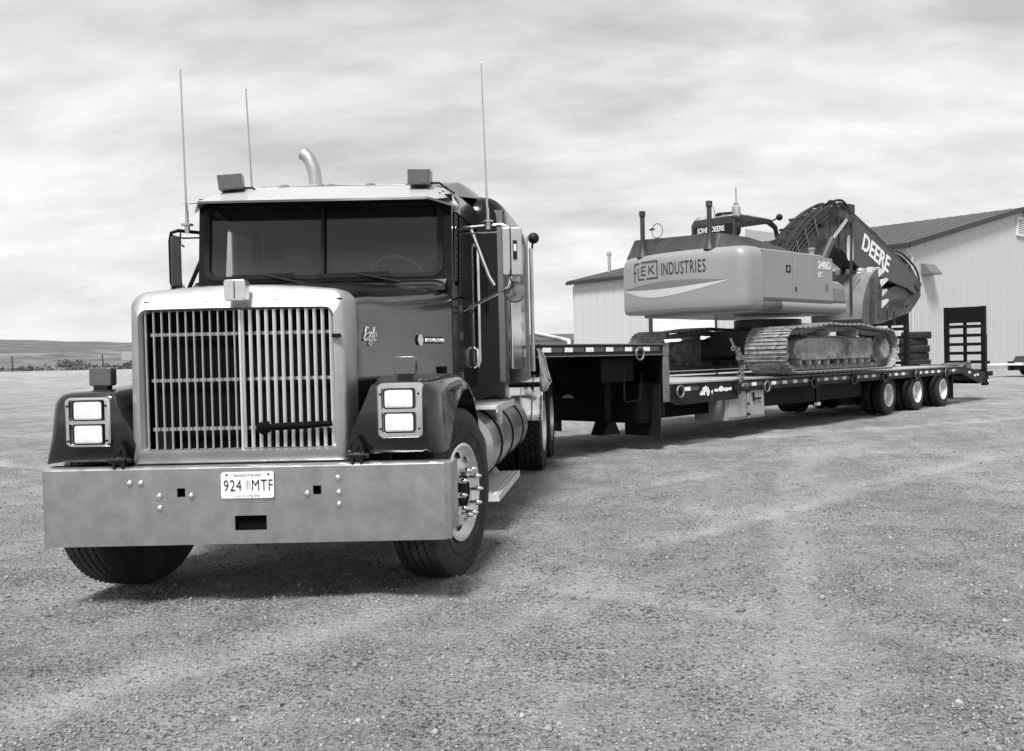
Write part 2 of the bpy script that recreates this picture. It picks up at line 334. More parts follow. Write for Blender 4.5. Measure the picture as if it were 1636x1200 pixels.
def ground_h(X, Y):
    d = np.clip(1 - np.hypot(X - 2, Y) / 45, 0, 1)
    h = .018 * fbm(X * .8, Y * .8, 3) + .022 * fbm(X * 3.3, Y * 3.3, 3) + .012 * fbm(X * 11, Y * 11, 2)
    # shallow wheel ruts sweeping from the lower right towards the trailer, and others on the left
    for (ax, ay, ang, cur, dep) in RUTS:
        a = R(ang); u = (X - ax) * math.sin(a) + (Y - ay) * math.cos(a); v = (X - ax) * math.cos(a) - (Y - ay) * math.sin(a) - cur * u * u
        v = v + .08 * fbm(u * .6 + ax, v * .2, 2)
        h = h - dep * np.exp(-(v / .16) ** 2) + dep * .6 * np.exp(-((np.abs(v) - .3) / .1) ** 2)
    k = np.clip((Y - 45) / 80, 0, 1); k = k * k * (3 - 2 * k); q = np.clip((-X - 12) / 30, 0, 1)
    return h * np.minimum(1, d * 3) - .006 + 1.0 * k * q
# ================================================================ SETTING
def ruts_mask(X, Y):
    m = np.zeros_like(X)
    for (ax, ay, ang, cur, dep) in RUTS:
        a = R(ang); u = (X - ax) * math.sin(a) + (Y - ay) * math.cos(a); v = (X - ax) * math.cos(a) - (Y - ay) * math.sin(a) - cur * u * u
        v = v + .08 * fbm(u * .6 + ax, v * .2, 2)
        m = np.maximum(m, np.exp(-(v / .2) ** 2) * np.clip(.55 + 1.1 * fbm(u * .9 + ax * 7, v * 3, 3), 0, 1) * np.clip(1.3 - np.abs(u) / 9, 0, 1))
    return m
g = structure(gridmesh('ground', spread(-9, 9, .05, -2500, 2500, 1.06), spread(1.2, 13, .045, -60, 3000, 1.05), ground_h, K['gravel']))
_co = np.empty(len(g.data.vertices) * 3, dtype=np.float32); g.data.vertices.foreach_get('co', _co); _co = _co.reshape(-1, 3)
_at = g.data.attributes.new('rut', 'FLOAT', 'POINT'); _at.data.foreach_set('value', ruts_mask(_co[:, 0].astype(float), _co[:, 1].astype(float)).astype(np.float32))
def hill_h(X, Y):
    t = np.clip((Y - 300) / 420, 0, 1); t = t * t * (3 - 2 * t)
    side = np.clip((-X - 60) / 420, 0, 1.6)
    return -3 + t * (8 + 17 * side) + 1.6 * fbm(X / 60, Y / 60, 4) + 4 * np.clip((-X - 360) / 300, 0, 1) * t
structure(gridmesh('hill', np.linspace(-1500, 250, 190), np.linspace(260, 1500, 110), hill_h, K['hill']))
def field_h(X, Y):
    return 1.02 + (Y - 128) * .0115 + .22 * fbm(X / 7, Y / 7, 3) * np.clip((Y - 128) / 20, 0, 1)
structure(gridmesh('field', np.linspace(-320, -20, 160), np.linspace(128, 330, 110), field_h, K['grass']))
# loose stones
def stones(n, y0, y1, smin, smax):
    u = rng.random(n); y = 1 / (1 / y0 + u * (1 / y1 - 1 / y0)); x = (-.74 + rng.random(n) * 1.28) * (y + 1.2)
    r = smin + (smax - smin) * rng.random(n) ** 3.5
    z = ground_h(x, y) + r * .18
    base = np.array([[1, 0, 0], [-1, 0, 0], [0, 1, 0], [0, -1, 0], [0, 0, 1], [0, 0, -1]], float)
    F0 = np.array([[0, 2, 4], [2, 1, 4], [1, 3, 4], [3, 0, 4], [2, 0, 5], [1, 2, 5], [3, 1, 5], [0, 3, 5]])
    j = base[None] * (1 + .7 * (rng.random((n, 6, 1)) - .4)) + .45 * (rng.random((n, 6, 3)) - .5); j[:, :, 2] *= .62
    a = rng.random(n) * 6.3; ca, sa = np.cos(a)[:, None], np.sin(a)[:, None]
    X = (j[:, :, 0] * ca - j[:, :, 1] * sa) * r[:, None] + x[:, None]; Y = (j[:, :, 0] * sa + j[:, :, 1] * ca) * r[:, None] + y[:, None]; Z = j[:, :, 2] * r[:, None] + z[:, None]
    V = np.stack([X.ravel(), Y.ravel(), Z.ravel()], 1); F = (F0[None] + (np.arange(n) * 6)[:, None, None]).reshape(-1, 3); return V, F
Vs = []; Fs = []; k = 0
for args in ((90000, 1.7, 14, .002, .010), (16000, 5, 40, .005, .016), (500, 1.9, 22, .010, .024)):
    V, F = stones(*args); Vs.append(V); Fs.append(F + k); k += len(V)
o = fast_mesh('loose_gravel', np.concatenate(Vs), np.concatenate(Fs), K['stone'], False); o['kind'] = 'stuff'; tag(o, 'loose grey gravel stones scattered over the yard', 'gravel')
# low scrub along the far edge of the yard
def leaves(n, cx, cy, cz, rx, ry, rz_, s_, seed=0):
    r = np.random.default_rng(seed); d = r.normal(size=(n, 3)); d /= np.linalg.norm(d, axis=1)[:, None]; q = d * (r.random(n) ** .45)[:, None]
    q[:, 2] = np.abs(q[:, 2]); q *= 1 + .35 * np.sin(q[:, :1] * 5 + seed) 
    c = q * [rx, ry, rz_] + [cx, cy, cz]; t = r.normal(size=(n, 3, 3)) * s_; return (c[:, None] + t).reshape(-1, 3), np.arange(3 * n).reshape(-1, 3)
Vs = []; Fs = []; k = 0; rr_ = random.Random(4)
for i in range(170):
    x = rr_.uniform(-175, -58); y = rr_.uniform(125, 134) + (8 if rr_.random() < .3 else 0)
    V, F = leaves(90, x, y, .95, rr_.uniform(.8, 3), .8, rr_.uniform(.25, .9), .16, i); Vs.append(V); Fs.append(F + k); k += len(V)
o = fast_mesh('scrub', np.concatenate(Vs), np.concatenate(Fs), K['leaf'], False); o['kind'] = 'stuff'; tag(o, 'low dark scrub along the far edge of the gravel yard', 'scrub')
for (x, y, rx, h, lab) in ((-97, 165, 3.6, 2.3, 'dark rounded bush in the field between the two fence posts'), (-89.5, 190, 6.5, 2.1, 'long low dark bush in the field beside the distant white truck'), (-139, 168, 3, 1.2, 'small dark bush at the far left of the field')):
    z = float(field_h(np.array([x]), np.array([y]))[0]); t = thing('bush', lab, 'bush', (x, y, z))
    V, F = leaves(1500, 0, 0, 0, rx * .6, 2, h * .55, .13, int(h * 10)); o = fast_mesh('crown', V, F, K['leaf'], False); o.parent = t
    mb = MB()
    for q in range(5): mb.tube([(.4 * q - .8, 0, -.1), (.5 * q - 1, .1, h * .5)], [.05, .02], 5)
    mb.build('stem', 'post', t)
for (x, y, lab) in ((-79.5, 122, 'thin dark fence post at the far left edge of the yard'), (-67.6, 122, 'thin dark fence post beyond the left fender of the truck')):
    tag(MB().tube([(x, y, .7), (x + .03, y, 2.0), (x - .02, y, 3.0)], [.10, .09, .08], 7).build('fence_post', 'post'), lab, 'fence post', 'fence posts by the field')

# ---------------------------------------------------------------- barn
B = thing('barn', 'large pale metal clad barn with a dark pitched roof behind the trailer', 'barn', (16.4, 51.8, 0), R(42.9))
GW, BL, EH, RH = 28.8, 29.2, 7.3, 10.5
def zroof(x): return EH + (RH - EH) * (1 - abs(x / (GW / 2) - 1))
MB().b2(.12, GW - .12, .12, BL - .12, -.1, EH - .4).build('inner_wall', 'siding', B)
MB().b2(-.02, GW + .02, -.05, BL + .02, -.3, .28).build('concrete_base', 'concrete', B)
PW = .9
def panel(w_, z0, za, zb):     # ribbed sheet in the x-z plane facing -y, za left top, zb right top
    prof = []
    for k in range(3):
        u = w_ * k / 3; r_ = w_ / 3; prof += [(u, 0), (u + r_ * .72, 0), (u + r_ * .80, -.009), (u + r_ * .92, -.009)]
    prof.append((w_, 0)); n = len(prof); vs = []
    for u, d in prof: vs += [(u, d, z0), (u, d, za + (zb - za) * u / w_)]
    return MB().add(vs, [(2 * i, 2 * i + 2, 2 * i + 3, 2 * i + 1) for i in range(n - 1)])
for i in range(int(GW / PW)):
    x = i * PW; o = panel(PW - .006, .3, zroof(x) - .02, zroof(x + PW) - .02).build('siding_panel', 'siding', B); o.location = (x, random.uniform(0, .002), 0)
me = None; DOOR = (14.2, 20.1)
for i in range(int(BL / PW)):
    y = i * PW; inD = DOOR[0] - .5 < y < DOOR[1] - .3
    mb = panel(PW - .006, 5.1 if inD else .3, EH - .02, EH - .02); o = mb.build('siding_panel', 'siding', B); o.matrix_local = Matrix.Translation((0, y + PW, 0)) @ Matrix.Rotation(R(-90), 4, 'Z')
d = MB()
for k in range(8): d.b2(-.05, .05, DOOR[0], DOOR[1], .1 + k * .6, .68 + k * .6)
d.build('overhead_door', 'door', B); MB().b2(-.12, .06, DOOR[1], DOOR[1] + .35, 0, 5.1).b2(-.12, .06, DOOR[0] - .12, DOOR[0], 0, 5.1).b2(-.12, .06, DOOR[0] - .12, DOOR[1] + .35, 5.1, 5.3).build('door_frame', 'trim', B)
mb = MB(); ov = .30
for (x0, x1) in ((-ov, GW / 2), (GW / 2, GW + ov)):
    za, zb = (EH - .1, RH) if x0 < 0 else (RH, EH - .1)
    mb.add([(x0, -ov, za), (x1, -ov, zb), (x1, BL + .1, zb), (x0, BL + .1, za), (x0, -ov, za + .12), (x1, -ov, zb + .12), (x1, BL + .1, zb + .12), (x0, BL + .1, za + .12)], [(0, 1, 2, 3), (4, 7, 6, 5), (0, 4, 5, 1), (2, 6, 7, 3), (0, 3, 7, 4), (1, 5, 6, 2)])
for k in range(35):
    y = k * .85 - .25
    mb.bar((-ov, y, EH + .04), (GW / 2, y, RH + .14), .04, .02)
mb.build('roof', 'roof', B)
mb = MB(); mb.bar((-ov - .02, -ov - .03, EH - .12), (GW / 2, -ov - .03, RH - .02), .06, .28); mb.bar((GW + ov, -ov - .03, EH - .12), (GW / 2, -ov - .03, RH - .02), .06, .28); mb.build('rake_trim', 'trim', B)
MB().b2(-ov - .14, -ov, -ov, BL + .1, EH - .3, EH - .08).build('gutter', 'trim', B)
MB().tube([(-.3, -.1, EH - .25), (-.12, -.12, EH - .6), (.18, -.14, EH - .75), (.2, -.14, .3)], .06, 8).build('downspout', 'siding', B)
mb = MB(); mb.prism([(-.02, 6.25), (-.3, 6.2), (-.7, 5.72), (-.7, 5.6), (-.02, 5.6)], 1.35, 2.5, 'yz'); mb.build('vent_hood', 'lampgrey', B, .02)
vf = MB(); vf.frame(rr(GW / 2, 9.35, .62, .62, .02, 1), rr(GW / 2, 9.35, .5, .5, .02, 1), lambda u, v, t: (u, t, v), -.12, 0); v = vf.build('louvre_vent', 'white', B)
for k in range(8): MB().box((GW / 2, -.06, 8.93 + k * .12), (1.0, .02, .1), Matrix.Rotation(R(-40), 3, 'X')).build('slat', 'white', v)
for (y, s_) in ((27.9, .14),): MB().tube([(3.0, y, 7.6), (3.0, y, 9.4)], .13, 10).tube([(3.0, y, 9.4), (3.0, y, 9.65)], .2, 10).build('roof_flue', 'alu', B)

# distant low house behind the gooseneck
H = thing('house', 'small pale low house far behind the front of the trailer', 'house', (-12, 92, 0), 0)
MB().b2(0, 8.3, 0, 6, 0, 3.1).build('wall', 'siding', H); MB().prism([(-.4, 3.1), (3, 3.75), (6.4, 3.1), (6.4, 3.0), (-.4, 3.0)], -.3, 8.6, 'yz').build('roof', 'roof', H)
for x in (1.4, 3.5, 5.35, 6.7):
    f = MB().b2(x, x + .95, -.06, 0, 1.5, 2.6).build('window', 'trim', H); MB().b2(x + .08, x + .87, -.08, -.065, 1.58, 2.52).build('pane', 'lampgrey', f)

# distant white truck at the left
t = thing('distant_truck', 'far off white box truck half hidden by the grille', 'truck', (-73.6, 146, 1.1), R(70))
MB().b2(-1.1, 1.1, 0, 4.5, 1.15, 2.6).build('box', 'box', t, .05); MB().prism([(-1.8, .7), (-1.8, 1.3), (-1.1, 1.5), (-.7, 2.2), (-.05, 2.2), (-.05, .7)], -1, 1, 'yz').build('cab', 'black', t, .05)
for (x, y) in ((-1, -.9), (1, -.9), (-1, 3.4), (1, 3.4)): MB().cyl((x, y, .45), .45, .3, 'X').build('wheel', 'rubber_dk', t)
MB().b2(-.9, .9, -1.9, 4.4, .45, .75).build('frame', 'frame', t)

# utility trailer at the right edge
t = thing('flatbed_trailer', 'low white flatbed trailer with a dark box at the right edge of the yard', 'trailer', (17.6, 42, 0), R(-4))
MB().b2(.9, 7, 0, 2.2, .52, .66).prism([(-.5, 1.0), (.95, .3), (.95, 1.9), (-.5, 1.2)], .54, .62, 'xy').build('deck', 'white', t, .01)
MB().b2(.55, .8, .98, 1.22, .3, .72).cyl((-.35, 1.1, .68), .07, .16, 'Z').build('jack', 'black', t)
MB().prism([(1.0, .67), (1.15, .95), (3.4, .98), (3.6, .67)], .25, 1.9, 'xz').build('box', 'trim', t, .03)
MB().b2(1.0, 7, .1, 2.1, .3, .5).build('frame', 'frame', t)
for (x, y) in ((1.75, .05), (2.7, .05), (1.75, 2.1), (2.7, 2.1)):
    o = MB().lathe([(.17, -.09), (.30, -.1), (.34, -.06), (.34, .06), (.30, .1), (.17, .09)], 24, 'Y', (x, y, .34)).build('wheel', 'rubber_dk', t); MB().cyl((x, y, .34), .17, .12, 'Y').build('rim', 'box', o)

# ================================================================ WHEELS
def tyre_prof(r, w_, rimr, ribs=4):
    h = w_ / 2; p = [(rimr, -h * .78), (rimr + .03, -h * .92), ((r + rimr) / 2 + .02, -h * 1.02), (r - .05, -h * .97), (r - .012, -h * .86)]
    seg = 2 * h * .8; x = -h * .8
    for i in range(ribs + 1):
        wr = seg / (ribs + 1) - .012; crown = lambda q: r - .008 * (q / (h * .8)) ** 2
        p += [(crown(x), x), (crown(x + wr), x + wr)]
        if i < ribs: p += [(r - .016, x + wr + .001), (r - .016, x + wr + .011)]
        x += wr + .012
    p += [(r - .012, h * .86), (r - .05, h * .97), ((r + rimr) / 2 + .02, h * 1.02), (rimr + .03, h * .92), (rimr, h * .78)]
    return p
CACHE = {}
def wheel(parent, M, kind):
    """outer face on +x. kinds: steer, drive, trailer"""
    if kind in CACHE:
        src = CACHE[kind]; c = dup(src, parent); c.matrix_local = M; return c
    if kind == 'steer':
        r, wd, rim = .525, .29, .295
        disc = MB().lathe([(.297, .12), (.303, .135), (.286, .14), (.280, .125), (.274, .105), (.262, .093), (.235, .095), (.205, .104), (.185, .118), (.17, .130), (.14, .132), (.115, .132), (.112, .09), (.0, .09)], 48, 'X')
        disc.lathe([(.29, .13), (.288, -.13), (.27, -.12), (.25, .02)], 40, 'X')
        W = disc.build('front_wheel', 'rim', parent)
        W.matrix_local = M
        mb = MB().lathe(tyre_prof(r, wd, rim), 72, 'X')
        for k in range(150):
            a = 2 * math.pi * k / 150
            for x in (-.093, -.047, .0, .047, .093):
                rot = Matrix.Rotation(a, 3, 'X'); mb.box(rot @ Vector((x + .013 * (1 if k % 2 else -1), 0, r - .010)), (.008, .014, .016), rot)
        for k in range(60):     # raised sidewall wordmarks and ribs
            if k % 30 < 9:
                rot = Matrix.Rotation(2 * math.pi * k / 60, 3, 'X'); mb.box(rot @ Vector((.147, 0, .43)), (.006, .022, .035), rot)
        mb.lathe([(.385, .148), (.385, .152), (.379, .152), (.379, .148)], 60, 'X').build('tyre', 'rubber', W)
        MB().lathe([(.0, .155), (.045, .152), (.07, .14), (.075, .09)], 28, 'X').build('hub', 'frame', W)
        MB().lathe([(.113, .133), (.111, .140), (.10, .140), (.098, .10)], 28, 'X').build('hub_ring', 'machdark', W)
        nut = None; hole = None
        for k in range(10):
            a = 2 * math.pi * (k + .5) / 10; ra = Matrix.Rotation(a, 4, 'X') @ Matrix.Translation((.028, 0, .143))
            if not nut: nut = MB().lathe([(.019, .098), (.019, .104), (.0155, .106), (.0155, .135), (.018, .138), (.018, .15), (.014, .172), (.006, .188), (0, .19)], 12, 'X').build('lug_nut', 'chrome_clean', W); nut.matrix_local = ra
            else: inst(nut, W, ra)
            a = 2 * math.pi * k / 10; rh = Matrix.Rotation(a, 4, 'X') @ Matrix.Translation((.102, 0, .226))
            if not hole: hole = MB().add([(.004 + .002 * (i % 2 == 0) * 0 + (.012 if math.sin(i * math.pi / 6) < 0 else -.004) * abs(math.sin(i * math.pi / 6)), .030 * math.cos(i * math.pi / 6), .022 * math.sin(i * math.pi / 6)) for i in range(12)], [tuple(range(12))]).build('hand_hole', 'void', W); hole.matrix_local = rh
            else: inst(hole, W, rh)
    elif kind == 'drive':
        r, wd, rim = .525, .27, .295
        prof = [(.297, .12), (.305, .135), (.285, .14), (.275, .10), (.268, .0), (.25, -.07), (.2, -.085), (.14, -.09), (.12, -.02), (.11, .03), (0, .035)]
        W = MB().lathe(prof, 40, 'X').build('drive_wheel', 'rim', parent); W.matrix_local = M
        mb = MB()
        for dx in (0, -.33): mb.lathe([(p, q + dx) for p, q in tyre_prof(r - .018, wd, rim, 0)], 60, 'X')
        for dx in (0, -.33):
            for k in range(44):
                for j, x in enumerate((-.1, -.035, .035, .1)):
                    a = 2 * math.pi * (k + (.5 if j % 2 else 0)) / 44; rot = Matrix.Rotation(a, 3, 'X') @ Matrix.Rotation(R(14 if j in (0, 3) else -18), 3, 'Z')
                    mb.box(rot @ Vector((0, 0, r - .012)) + Vector((x + dx, 0, 0)), (.055 if j in (1, 2) else .06, .055, .03), rot)
        mb.build('tyre', 'rubber_dk', W)
        for k in range(10):
            a = 2 * math.pi * k / 10; MB().lathe([(.016, -.09), (.016, -.05), (.0, -.04)], 8, 'X', (0, .143 * math.sin(a), .143 * math.cos(a))).build('lug_nut', 'chrome', W)
    else:
        r, wd, rim = .40, .22, .232
        W = MB().lathe([(.225, .095), (.24, .108), (.222, .11), (.212, .07), (.20, -.03), (.16, -.055), (.12, -.055), (.10, .0), (.085, .03), (0, .035)], 32, 'X').build('trailer_wheel', 'rimw', parent); W.matrix_local = M
        mb = MB()
        for dx in (0, -.27): mb.lathe([(p, q + dx) for p, q in tyre_prof(r, wd, rim, 3)], 44, 'X')
        mb.build('tyre', 'rubber_dk', W)
        for k in range(8):
            a = 2 * math.pi * k / 8; MB().lathe([(.014, -.055), (.014, -.02), (0, -.015)], 8, 'X', (0, .13 * math.sin(a), .13 * math.cos(a))).build('lug_nut', 'frame', W)
    CACHE[kind] = W; return W

# ================================================================ TRUCK  (x to image right, y rearward from the bumper face)
T = thing('semi_truck', 'dark conventional semi truck with a tall barred chrome grille and wide bumper', 'truck', (-2.10, 5.0, -.014))
# bumper with holes
BX, z0, z1 = .075, .372, .785
def bump_y(x): return .03 * max(0, (abs(x - BX) - 1.06) / .05) ** 2
mb = MB(); xs = [-1.11, -1.095, -1.07, -1.04, -.96]; 
loops = []
def strip(x0, x1, za, zb):
    n = max(1, int((x1 - x0) / .03)); 
    for i in range(n):
        a, b = x0 + (x1 - x0) * i / n, x0 + (x1 - x0) * (i + 1) / n
        ya, yb = bump_y(a), bump_y(b)
        mb.add([(a, ya, za), (b, yb, za), (b, yb, zb), (a, ya, zb), (a, ya + .012, za), (b, yb + .012, za), (b, yb + .012, zb), (a, ya + .012, zb)], [(0, 1, 2, 3), (7, 6, 5, 4), (0, 4, 5, 1), (3, 2, 6, 7)])
XL, XR = BX - 1.11, BX + 1.11
sqL, sqR, sz = -.269, .467, .022
hb = (.018, .190)
zs = [z0, .445, .525, .632, .68, z1]
strip(XL, XR, .68, z1); strip(XL, XR, z0, .445)
strip(XL, hb[0], .445, .525); strip(hb[1], XR, .445, .525); strip(XL, XR, .525, .632)
strip(XL, sqL - sz, .632, .68); strip(sqL + sz, sqR - sz, .632, .68); strip(sqR + sz, XR, .632, .68)
for (s_, xx) in ((-1, XL), (1, XR)):
    mb.add([(xx, bump_y(xx), z0 + .03), (xx, bump_y(xx) + .22, z0 + .05), (xx, bump_y(xx) + .22, z1), (xx, bump_y(xx), z1)], [(0, 1, 2, 3)])
# rolled top lip
for i in range(74):
    a, b = XL + i * .03, XL + (i + 1) * .03
    mb.add([(a, bump_y(a) + .0, z1), (b, bump_y(b), z1), (b, bump_y(b) + .012, z1 + .014), (a, bump_y(a) + .012, z1 + .014), (b, .09, z1 + .014), (a, .09, z1 + .014)], [(0, 1, 2, 3), (3, 2, 4, 5)])
bumper = mb.build('bumper', 'bumper', T, ang=50)
MB().b2(hb[0] - .01, hb[1] + .01, .03, .05, .43, .54).build('tow_opening', 'void', bumper)
for q in (sqL, sqR): MB().b2(q - .04, q + .04, .03, .05, .61, .7).build('bumper_hole', 'void', bumper)
def bpx(px): return (px - 985 + 4.6) * 5.0 / 1480 + 2.10
def bpz(px, py): return 1.33 + (569.5 - .021 * (px - 985) - py) * 5.0 / 1480
rv = None
for (px, py) in ((197, 769), (215, 769), (244, 790), (244.5, 809), (295, 789), (481, 785), (531, 760), (532, 783), (532, 802)):
    Mx = Matrix.Translation((bpx(px), -.002, bpz(px, py)))
    if not rv: rv = MB().lathe([(.0165, 0), (.0165, -.003), (.013, -.009), (.007, -.013), (0, -.014)], 14, 'Y').build('bolt_head', 'chrome_clean', bumper); rv.matrix_local = Mx
    else: inst(rv, bumper, Mx)
# licence plate
px0, pz0 = bpx(387), bpz(387, 771); hw_, hh_ = .142, .070
plate = MB().prism(rr(px0, pz0, hw_, hh_, .012, 3), -.012, -.004, 'xz').build('license_plate', 'plate', T)
F = lambda cx, cz, y: (lambda u, v, t: (cx + u, y - t, cz + v))
mb = MB()
text(mb, '924', .088, F(px0 - .080, pz0 - .031, -.0135), .0008, 0, .72, space=1.08); text(mb, 'MTF', .088, F(px0 + .080, pz0 - .031, -.0135), .0008, 0, .70, space=1.08)
for dx in (-.11, .115): mb.add([(px0 + dx + .008 * math.cos(k), -.0135, pz0 + .056 + .006 * math.sin(k)) for k in range(6)], [tuple(range(6))])
mb.build('plate_number', 'print', plate, kind='stuff')
mb = MB(); text(mb, 'Saskatchewan', .028, F(px0, pz0 + .047, -.0135), .0006, .1); text(mb, 'Land of Living Skies', .017, F(px0, pz0 - .062, -.0135), .0006, .1)
for k in range(3): mb.add([(px0 - .010 + k * .009, -.0135, pz0 - .025), (px0 - .006 + k * .009, -.0135, pz0 - .025), (px0 - .004 + k * .009, -.0135, pz0 + .02 + .008 * (k == 1)), (px0 - .009 + k * .009, -.0135, pz0 + .03)], [(0, 1, 2, 3)])
mb.build('plate_lettering', 'printgrey', plate)

# grille surround
GX = .028
def ring_top(hw, zb, zt, r, crown, n=8, x0=GX):
    p = []
    for i in range(n + 1): a = R(90 * i / n); p.append((x0 + hw - r + r * math.cos(a), zt - r + r * math.sin(a)))
    for i in range(1, 6): u = 1 - 2 * i / 6; p.append((x0 + (hw - r) * u, zt + crown * (1 - u * u)))
    for i in range(n + 1): a = R(90 + 90 * i / n); p.append((x0 - hw + r + r * math.cos(a), zt - r + r * math.sin(a)))
    for i in range(4): a = R(180 + 90 * i / 3); p.append((x0 - hw + .02 + .02 * math.cos(a), zb + .02 + .02 * math.sin(a)))
    for i in range(4): a = R(270 + 90 * i / 3); p.append((x0 + hw - .02 + .02 * math.cos(a), zb + .02 + .02 * math.sin(a)))
    return p
po = ring_top(.592, .80, 1.755, .085, .03); pi = ring_top(.532, .872, 1.652, .045, .004); pm = ring_top(.575, .815, 1.742, .075, .03); pib = ring_top(.518, .885, 1.637, .04, .004)
sl_ = lambda z: max(0, z - 1.55) ** 1.6 * .7
mb = MB()
rings = [[(x, .30, z) for x, z in po], [(x, .085 + sl_(z), z) for x, z in po], [(x, .055 + sl_(z), z) for x, z in pm], [(x, .05 + sl_(z), z) for x, z in pi], [(x, .11, z) for x, z in pib]]
mb.loft(rings, True, False); surround = mb.build('grille_surround', 'surround', T, ang=55)
for px in (218, 315, 427, 530): MB().box((bpx(px) + .01, .09, 1.692), (.028, .012, .010)).build('trim_clip', 'frame', surround)
MB().b2(.53 + GX, .575 + GX, .035, .06, 1.48, 1.5).build('trim_joint', 'frame', surround)
MB().b2(GX - .52, GX + .52, .17, .30, .86, 1.66).build('radiator', 'void', T)
x0 = GX - .508; bmL = bmR = None
for k in range(24):
    x = x0 + k * .0442; left = k < 12
    ang = R(6) if left else R(-42)
    Mx = Matrix.Translation((x, .095, 0)) @ Matrix.Rotation(ang, 4, 'Z')
    if left and not bmL: bmL = MB().prism([(.0052 * math.cos(a * math.pi / 4), .013 * math.sin(a * math.pi / 4)) for a in range(8)], .884, 1.642, 'xy').build('grille_bar', 'bar', T); bmL.matrix_local = Mx
    elif not left and not bmR: bmR = MB().prism([(.005 * math.cos(a * math.pi / 4), .0115 * math.sin(a * math.pi / 4)) for a in range(8)], .884, 1.642, 'xy').build('grille_bar', 'bar', T); bmR.matrix_local = Mx
    else: inst(bmL if left else bmR, T, Mx)
MB().prism(rr(GX + .012, .095, .008, .016, .006, 2), .874, 1.644, 'xy').build('center_bar', 'bar', T)
for z in (1.515, 1.262, .992): MB().b2(GX - .5, GX + .5, .125, .14, z - .009, z + .009).build('cross_rail', 'box', T)
mb = MB(); mb.tube([(.16, .05, .995), (.25, .045, 1.0), (.38, .05, 1.004), (.535, .07, 1.01)], [.017, .02, .02, .015], 8); mb.ball((.17, .05, .995), .034, 8, (1.3, .7, 1)); mb.bar((.16, .05, .96), (.19, .05, 1.03), .02, .02); mb.build('grille_strap', 'void', T)
# latch on top of the surround
mb = MB().prism(rr(bpx(373) + .0, 1.745, .058, .058, .014, 3), .005, .07, 'xz'); lt = mb.build('hood_handle', 'chrome', T, .006)
MB().b2(bpx(373) - .0015, bpx(373) + .0015, .001, .01, 1.70, 1.79).build('handle_groove', 'frame', lt)

# hood
def hsec(y, hw, zt, zb, r, crown, lean=0):
    p = [(-hw - lean, y, zb)]
    for i in range(9): a = R(180 - 90 * i / 8); p.append((-hw + r + r * math.cos(a), y, zt - r + r * math.sin(a)))
    for i in range(1, 10): u = -1 + 2 * i / 10; p.append(((hw - r) * u, y, zt + crown * (1 - u * u)))
    for i in range(9): a = R(90 - 90 * i / 8); p.append((hw - r + r * math.cos(a), y, zt - r + r * math.sin(a)))
    p.append((hw + lean, y, zb)); return [(q[0] + GX * max(0, 1 - y), q[1], q[2]) for q in p]
mb = MB(); mb.loft([hsec(*a) for a in ((.18, .586, 1.750, .80, .09, .03, 0), (.3, .592, 1.756, .80, .10, .033, .01), (.5, .635, 1.775, .85, .12, .038, .02), (.8, .69, 1.80, .95, .14, .04, .02), (1.1, .76, 1.825, 1.0, .15, .045, .02), (1.35, .83, 1.845, 1.0, .15, .045, .02), (1.55, .895, 1.86, 1.0, .13, .04, .0), (1.64, .93, 1.862, 1.0, .10, .04, 0))], False, False)
hood = mb.build('hood', 'paint', T, ang=60)
MB().add([(.60 + GX + .004, .19, .9), (.60 + GX + .004, .30, .9), (.60 + GX + .02, .29, 1.45), (.60 + GX + .006, .19, 1.5)], [(0, 1, 2, 3)])
# badges on the hood side (flush lettering standing proud)
def side_pt(x_at, y): return x_at
def hoodfn(y0, zc, sc=1):
    def f(u, v, t):
        y = y0 + u; zt = zc + v
        ys = [.3, .5, .8, 1.1, 1.35, 1.55]; hw = [.60, .635, .69, .76, .83, .895]; x = np.interp(y, ys, hw) + GX * max(0, 1 - y) + .022 * max(0, (1.68 - zt) / .8) + .004 + t
        return (float(x), y, zt)
    return f
e = MB(); text(e, 'Eagle', .125, hoodfn(.46, 1.465), .002, .5, .85, space=.82, bold=-.001); e.build('script_badge', 'printpale', hood)
e = MB(); 
for (a, b) in ((1.21, 1.50),):
    f = hoodfn(0, 0); e.add([f(a, 1.46, .004), f(b, 1.46, .004), f(b, 1.505, .004), f(a, 1.505, .004), f(a, 1.46, -.01), f(b, 1.46, -.01), f(b, 1.505, -.01), f(a, 1.505, -.01)], [(0, 1, 2, 3), (7, 6, 5, 4), (0, 4, 5, 1), (3, 2, 6, 7), (0, 3, 7, 4), (1, 5, 6, 2)])
bd = e.build('name_badge', 'black', hood)
e = MB(); text(e, 'INTERNATIONAL', .034, hoodfn(1.37, 1.47, 1), .014, 0, .95); 
f = hoodfn(1.18, 1.482); e.add([f(.04 * math.cos(k * math.pi / 3), .04 * math.sin(k * math.pi / 3), .008) for k in range(6)], [tuple(range(6))]); e.build('badge_lettering', 'printpale', bd)

